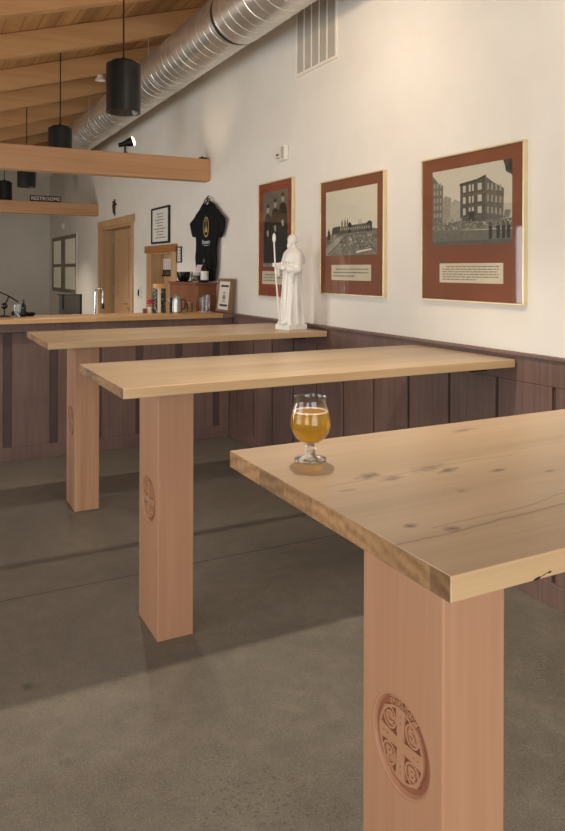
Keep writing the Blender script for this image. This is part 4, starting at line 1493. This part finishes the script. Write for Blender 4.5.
r = MB().lathe([(0, 0), (.028, 0), (.031, .004), (.029, .078), (.031, .082), (.028, .082), (.026, .076), (.027, .006), (0, .005)], (2.222, 6.08, BT), 28).build('steel_cup', 'steel', None, smooth=True, loc=(2.222, 6.08, BT))
tag(r, 'small shiny steel cup on the bar, right of the pitcher', 'cup')

r = thing('flower_pot', (1.86, 6.09, BT), 'small white pot with a pink flower on the bar', 'plant')
c0 = Vector((1.86, 6.09, BT))
MB().lathe([(0, 0), (.016, 0), (.021, .05), (.018, .05), (.015, .006), (0, .006)], c0, 24).build('pot', 'white_plastic', r, smooth=True)
f = MB()
for i in range(16):
    a = i * 2.4
    rr = .006 + .019 * math.sqrt(i / 16)
    p = c0 + Vector((rr * math.cos(a), rr * math.sin(a), .085 + .02 * (1 - i / 16) + random.uniform(-.008, .012)))
    f.ball(p, (.011, .011, .008), 10, 6)
f.build('flower_head', 'pink', r, smooth=True)
MB().tube([c0 + Vector((0, 0, .006)), c0 + Vector((.002, 0, .085))], .003, 6).build('stem', 'snack', r)
o = MB().box(1.80, 1.83, 6.08, 6.11, BT, BT + .04).build('wooden_block', 'cherry', None, bevel=.003, loc=(1.815, 6.095, BT))
tag(o, 'small brown wooden block on the bar, left of the flower pot', 'block')

# behind the bar: faucet and screen on the work shelf
r = thing('bar_faucet', (1.50, 6.55, 0.87), 'chrome gooseneck faucet rising behind the bar', 'faucet')
p = [(1.49, 6.55, .8705 + .05), (1.49, 6.55, 1.20)]
for i in range(9):
    a = math.pi - i * math.pi / 8
    p.append((1.524 + .034 * math.cos(a), 6.55, 1.262 + .045 * math.sin(a)))
p.append((1.558, 6.55, 1.17))
MB().tube(p, .009, 12).build('spout', 'chrome', r, smooth=True)
MB().lathe([(0, 0), (.03, 0), (.028, .01), (.018, .05), (0, .05)], (1.49, 6.55, .8705), 24).build('faucet_base', 'chrome', r, smooth=True)
MB().tube([(1.558, 6.55, 1.172), (1.560, 6.55, 1.12)], [.013, .015], 12).build('spray_head', 'black', r, smooth=True)
r = thing('point_of_sale_screen', (1.28, 6.6, 0.87), 'back of a grey counter screen behind the bar', 'screen')
F = frontp(6.60)
MB().rect(F, 1.175, 1.375, 1.075, 1.252, -.025, 0).build('screen_back', 'monitor', r, bevel=.004)
MB().rect(F, 1.363, 1.381, 1.07, 1.256, -.03, .004).rect(F, 1.168, 1.362, 1.2485, 1.256, -.03, .004).build('bezel', 'black', r)
MB().rect(F, 1.24, 1.29, .885, 1.075, -.02, -.004).rect(F, 1.20, 1.33, .8705, .885, -.09, .05).build('stand', 'black', r)
MB().rect(F, 1.205, 1.222, 1.12, 1.25, 0, .010).build('cable_cover', 'black', r)

# left end of the bar
r = thing('bar_tool_arm', (0.70, 6.05, BT), 'thin black jointed arm with a round joint at the left end of the bar', 'lamp')
MB().lathe([(0, 0), (.05, 0), (.05, .008), (.02, .016), (0, .016)], (0.66, 6.05, BT), 24).build('foot', 'black', r, smooth=True)
MB().tube([(0.66, 6.05, BT + .016), (0.66, 6.05, BT + .085), (0.695, 6.05, BT + .165)], .006, 8).build('lower_rod', 'black', r)
MB().tube([(0.58, 6.05, BT + .222), (0.695, 6.05, BT + .165), (0.765, 6.05, BT + .118)], .006, 8).build('upper_rod', 'black', r)
MB().ball((0.66, 6.05, BT + .088), .026, 16, 10).build('joint', 'black_gloss', r, smooth=True)
o = MB()
for i, (x, y, z, rx) in enumerate(((.75, 6.10, .024, .035), (.77, 6.08, .018, .035), (.81, 6.10, .022, .04), (.85, 6.09, .016, .035), (.87, 6.07, .018, .03))):
    o.ball((x, y, BT + z * .96), (rx, .035, z), 16, 10)
o = o.build('crumpled_cloth', 'tee', None, smooth=True, loc=(.77, 6.09, BT))
rm = o.modifiers.new('one cloth', 'REMESH')
rm.mode = 'VOXEL'
rm.voxel_size = 0.006
rm.use_smooth_shade = True
bpy.context.view_layer.update()
apply_mods(o)
tag(o, 'crumpled black cloth lying at the left end of the bar', 'cloth')
bottle((0.800, 6.02, BT), 0.145, .019, 'black_gloss', 'small black bottle with a brown cap at the left end of the bar', 'black', 'frame_wood')
r = MB().lathe([(0, 0), (.020, 0), (.025, .10), (.022, .10), (.018, .006), (0, .006)], (0.750, 6.01, BT), 24).build('drinking_glass', 'glass', None, smooth=True, loc=(0.750, 6.01, BT))
tag(r, 'small clear glass beside the black bottle at the left end of the bar', 'glass')

# ------------------------------------------------------------------ pendants
P0 = (1.241, 4.66, 2.513)


def pendant():
    x, y, z = P0
    r = thing('pendant_lamp', P0, 'x', 'lamp', 'black cylinder pendants')
    R = 0.112
    MB().lathe([(R, 0.0), (R, 0.315), (R - .004, 0.319), (R - .030, 0.319), (R - .030, 0.335), (R - .034, 0.339), (0, 0.339), (0, .333), (R - .036, .333), (R - .036, .313), (R - .006, .312), (R - .006, 0.0)],
               P0, 48, closed=True).build('shade', 'black', r, smooth=True, angle=30)
    MB().lathe([(R - .0065, .001), (R - .0065, .006), (.072, .070), (.070, .070), (R - .012, .001)], P0, 48, closed=True).build('reflector', 'charcoal', r, smooth=True, angle=30)
    MB().lathe([(0, .078), (.072, .078), (.072, .083), (0, .083)], P0, 32).build('lamp_lens', 'lamp_low', r)
    return r


zt = roof(P0[0])
pend = pendant()
PY = [(4.66, 'largest black cylinder pendant, nearest, in front of the metal duct'),
      (2.26, 'black cylinder pendant above the camera, out of the picture'),
      (7.06, 'second black cylinder pendant, its lower end hidden by the near tie beam'),
      (9.46, 'third black cylinder pendant, showing just below the near tie beam'),
      (11.86, 'farthest black cylinder pendant, at the left edge over the far tie beam')]
PX = {4.66: 1.241, 2.26: 1.24, 7.06: 1.268, 9.46: 1.29, 11.86: 1.29}
for i, (y, lab) in enumerate(PY):
    o = pend if i == 0 else copy_tree(pend)
    o.location = (PX[y], y, P0[2])
    o['label'] = lab
    # cord up to the plank ceiling, a part of each pendant
    x = PX[y]
    top = roof(x) + RH - .002
    MB().tube([(x, y, P0[2] + .338), (x, y, top)], .0055, 8).build('cord', 'cord', o)
    MB().lathe([(0, 0), (.014, 0), (.014, .02), (.006, .03), (0, .03)], (x, y, P0[2] + .3385), 16).build('cord_grip', 'black', o, smooth=True)
    ld = bpy.data.lights.new('pendant beam', 'SPOT')
    ld.energy = 14 if y == 7.06 else 42
    ld.color = (1.0, 0.90, 0.76)
    ld.spot_size = math.radians(112)
    ld.spot_blend = 0.8
    ld.shadow_soft_size = 0.03
    lo = bpy.data.objects.new('pendant_light', ld)
    COL.objects.link(lo)
    lo.parent = o
    lo.location = (0, 0, 0.045)

# ------------------------------------------------------------------ spiral duct
r = thing('spiral_duct', (2.10, 5.0, 3.33), 'round spiral metal air duct running along the top of the wall', 'duct')
DX, DZc, DR = 2.10, 3.325, 0.2125
MB().lathe([(DR, 0), (DR, 4.72 - YN - .3)], (DX, YN + .3, DZc), 72, 0, ax=(0, 1, 0)).build('duct_section', 'galv', r, smooth=True)
MB().lathe([(DR - .006, 0), (DR - .006, 13.6 - 4.78)], (DX, 4.78, DZc), 72, 0, ax=(0, 1, 0)).build('duct_section', 'galv', r, smooth=True)
MB().lathe([(DR - .010, 0), (DR - .010, .07)], (DX, 4.715, DZc), 72, 0, ax=(0, 1, 0)).build('duct_collar', 'galv_dark', r, smooth=True)
for (ya, yb, rad) in ((YN + .3, 4.72, DR), (4.78, 13.6, DR - .006)):
    hx = []
    pitch = 0.118
    nseg = int((yb - ya) / pitch * 36)
    for i in range(nseg + 1):
        t = i / 36.0
        a = -t * 2 * math.pi
        hx.append((DX + (rad + .0005) * math.cos(a), ya + t * pitch, DZc + (rad + .0005) * math.sin(a)))
    MB().tube(hx, .0024, 5).build('spiral_seam', 'galv', r, smooth=True)
for y in (2.655, 6.285, 8.7, 11.17):
    h = MB()
    xh = DX - 0.2
    h.tube([(xh, y, DZc + .085), (xh, y, roof(xh) - .001)], .004, 6)
    h.ring(Plane((DX, y - .012, DZc), (1, 0, 0), (0, 0, 1)), 0, 0, DR, DR + .004, -.024, 0, 48)
    h.build('duct_hanger', 'galv', r)

# ------------------------------------------------------------------ small things on the beams and rafters
BZ = 2.5353


def spot_lamp(loc, aim, label):
    r = thing('spot_lamp', loc, label, 'lamp')
    x, y, z = loc
    MB().lathe([(0, 0), (.026, 0), (.024, .012), (0, .012)], loc, 20).build('base', 'black', r, smooth=True)
    MB().tube([(x, y, z + .012), (x, y, z + .07)], .008, 10).build('stem', 'black', r)
    d = Vector(aim).normalized()
    c = Vector((x, y, z + .092))
    MB().lathe([(0, -.062), (.017, -.062), (.020, -.056), (.022, -.01), (.034, .022), (.045, .070), (.041, .070), (.030, .022), (0, .016)], c, 28, 0, ax=d).build('lamp_head', 'black', r, smooth=True, angle=50)
    MB().lathe([(0, .060), (.040, .060), (.044, .078), (.028, .090), (0, .094)], c, 28, 0, ax=d).build('lamp_lens', 'lamp_on', r, smooth=True)['label'] = 'lit warm lens'
    ld = bpy.data.lights.new('spot beam', 'SPOT')
    ld.energy = 3
    ld.color = (1.0, .80, .58)
    ld.spot_size = math.radians(70)
    ld.spot_blend = 1.0
    ld.shadow_soft_size = .03
    lo = bpy.data.objects.new('spot_light', ld)
    COL.objects.link(lo)
    lo.parent = r
    lo.location = (c + d * .105) - Vector(loc)
    lo.rotation_euler = d.to_track_quat('-Z', 'Y').to_euler()
    return r


spot_lamp((1.728, 6.43, BZ), (1, -.30, .34), 'small black spot lamp with a lit lens on the near tie beam')
r = thing('beam_bracket', (2.475, 6.43, BZ), 'flat black bracket on the end of the near tie beam by the wall', 'bracket')
MB().box(2.445, 2.515, 6.40, 6.46, BZ, BZ + .020).build('plate', 'black', r, bevel=.003)
MB().lathe([(0, .020), (.014, .020), (.010, .030), (0, .032)], (2.48, 6.43, BZ), 16).build('bolt', 'black', r, smooth=True)
xf, yf = 1.765, 7.555
r = thing('ceiling_fixture', (xf, yf, roof(xf)), 'small white cone-shaped fixture under the third rafter', 'fixture')
MB().lathe([(0, 0.0), (.03, 0.0), (.03, -.015), (.055, -.05), (.05, -.052), (0, -.03)], (xf, yf, roof(xf) - .010), 24).build('cone', 'white_plastic', r, smooth=True)
MB().lathe([(0, 0), (.02, 0), (.02, -.03), (0, -.03)], (xf, yf, roof(xf) + .012), 16).build('mount', 'white_plastic', r)

r = thing('restrooms_sign', (1.77, 10.99, 2.475), 'dark RESTROOMS sign in white capitals standing on the far tie beam', 'sign')
F = frontp(10.98)
MB().rect(F, 1.545, 1.985, 2.4755, 2.565, -.02, 0).build('sign_board', 'sign_brown', r, bevel=.002)
b = MB()
text_mesh('RESTROOMS', 0.072, F, 1.765, 2.520, -.001, .003, b, 0, sx=.98, space=1.04, bold=0.0)
b.build('lettering', 'sign_white', r)

# ------------------------------------------------------------------ daylight through the windows
def area(name, loc, rot, sx, sy, energy, col):
    ld = bpy.data.lights.new(name, 'AREA')
    ld.shape = 'RECTANGLE'
    ld.size, ld.size_y = sx, sy
    ld.energy = energy
    ld.color = col
    o = bpy.data.objects.new(name, ld)
    COL.objects.link(o)
    o.location = loc
    o.rotation_euler = rot
    return o


DAY = (0.88, 0.95, 1.0)
WE = [34, 28, 42, 24]
for (a, b), e in zip(WINS, WE):
    area('window_daylight', (XL - 0.01, (a + b) / 2, (LZ0 + LZ1) / 2), (0, -math.pi / 2, 0), LZ1 - LZ0 - .1, b - a - .1, e, DAY if a < 8 else (1.0, .95, .86))
area('door_daylight', (0.2, YN - 0.02, 1.15), (math.pi / 2, 0, 0), 2.8, 2.1, 88, (0.88, .95, 1.0))

# warm spots that wash the picture wall from the rafters, out of the picture
for (x, y, z, tx, ty, tz, e) in ((1.3, 3.15, 3.0, 2.5, 3.9, 2.4, 26), (1.3, 1.35, 2.95, 2.5, 1.9, 2.4, 24)):
    ld = bpy.data.lights.new('wall wash', 'SPOT')
    ld.energy = e
    ld.color = (1.0, .80, .60)
    ld.spot_size = math.radians(135)
    ld.spot_blend = 1.0
    ld.shadow_soft_size = .05
    o = bpy.data.objects.new('wall_wash_light', ld)
    COL.objects.link(o)
    o.location = (x, y, z)
    o.rotation_euler = (Vector((tx, ty, tz)) - Vector((x, y, z))).to_track_quat('-Z', 'Y').to_euler()

wd = bpy.data.worlds.new('World')
SC.world = wd
wd.use_nodes = True
nt = wd.node_tree
bg = nt.nodes['Background']
sky = nt.nodes.new('ShaderNodeTexSky')
sky.sky_type = 'HOSEK_WILKIE'
sky.sun_direction = (-0.2, -0.5, 0.8)
sky.turbidity = 4
nt.links.new(sky.outputs[0], bg.inputs['Color'])
bg.inputs['Strength'].default_value = 0.6

# ------------------------------------------------------------------ camera
cam = bpy.data.cameras.new('Camera')
co = bpy.data.objects.new('Camera', cam)
COL.objects.link(co)
cam.sensor_fit = 'AUTO'
cam.sensor_width = 36
cam.lens = 713.777 / 831 * 36
cam.shift_x = 0.0
cam.shift_y = -(415.5 - 269.703) / 831
cam.clip_start = 0.05
co.matrix_world = (Matrix.Translation((0, 0, 1.4822)) @ Matrix.Rotation(-0.4801, 4, 'Z') @ Matrix.Rotation(math.pi / 2, 4, 'X') @ Matrix.Rotation(0.0028, 4, 'Z'))
SC.camera = co

SC.view_settings.view_transform = 'Standard'
SC.view_settings.look = 'None'
SC.view_settings.gamma = 1.0
SC.view_settings.use_curve_mapping = False
SC.view_settings.exposure = 0.6
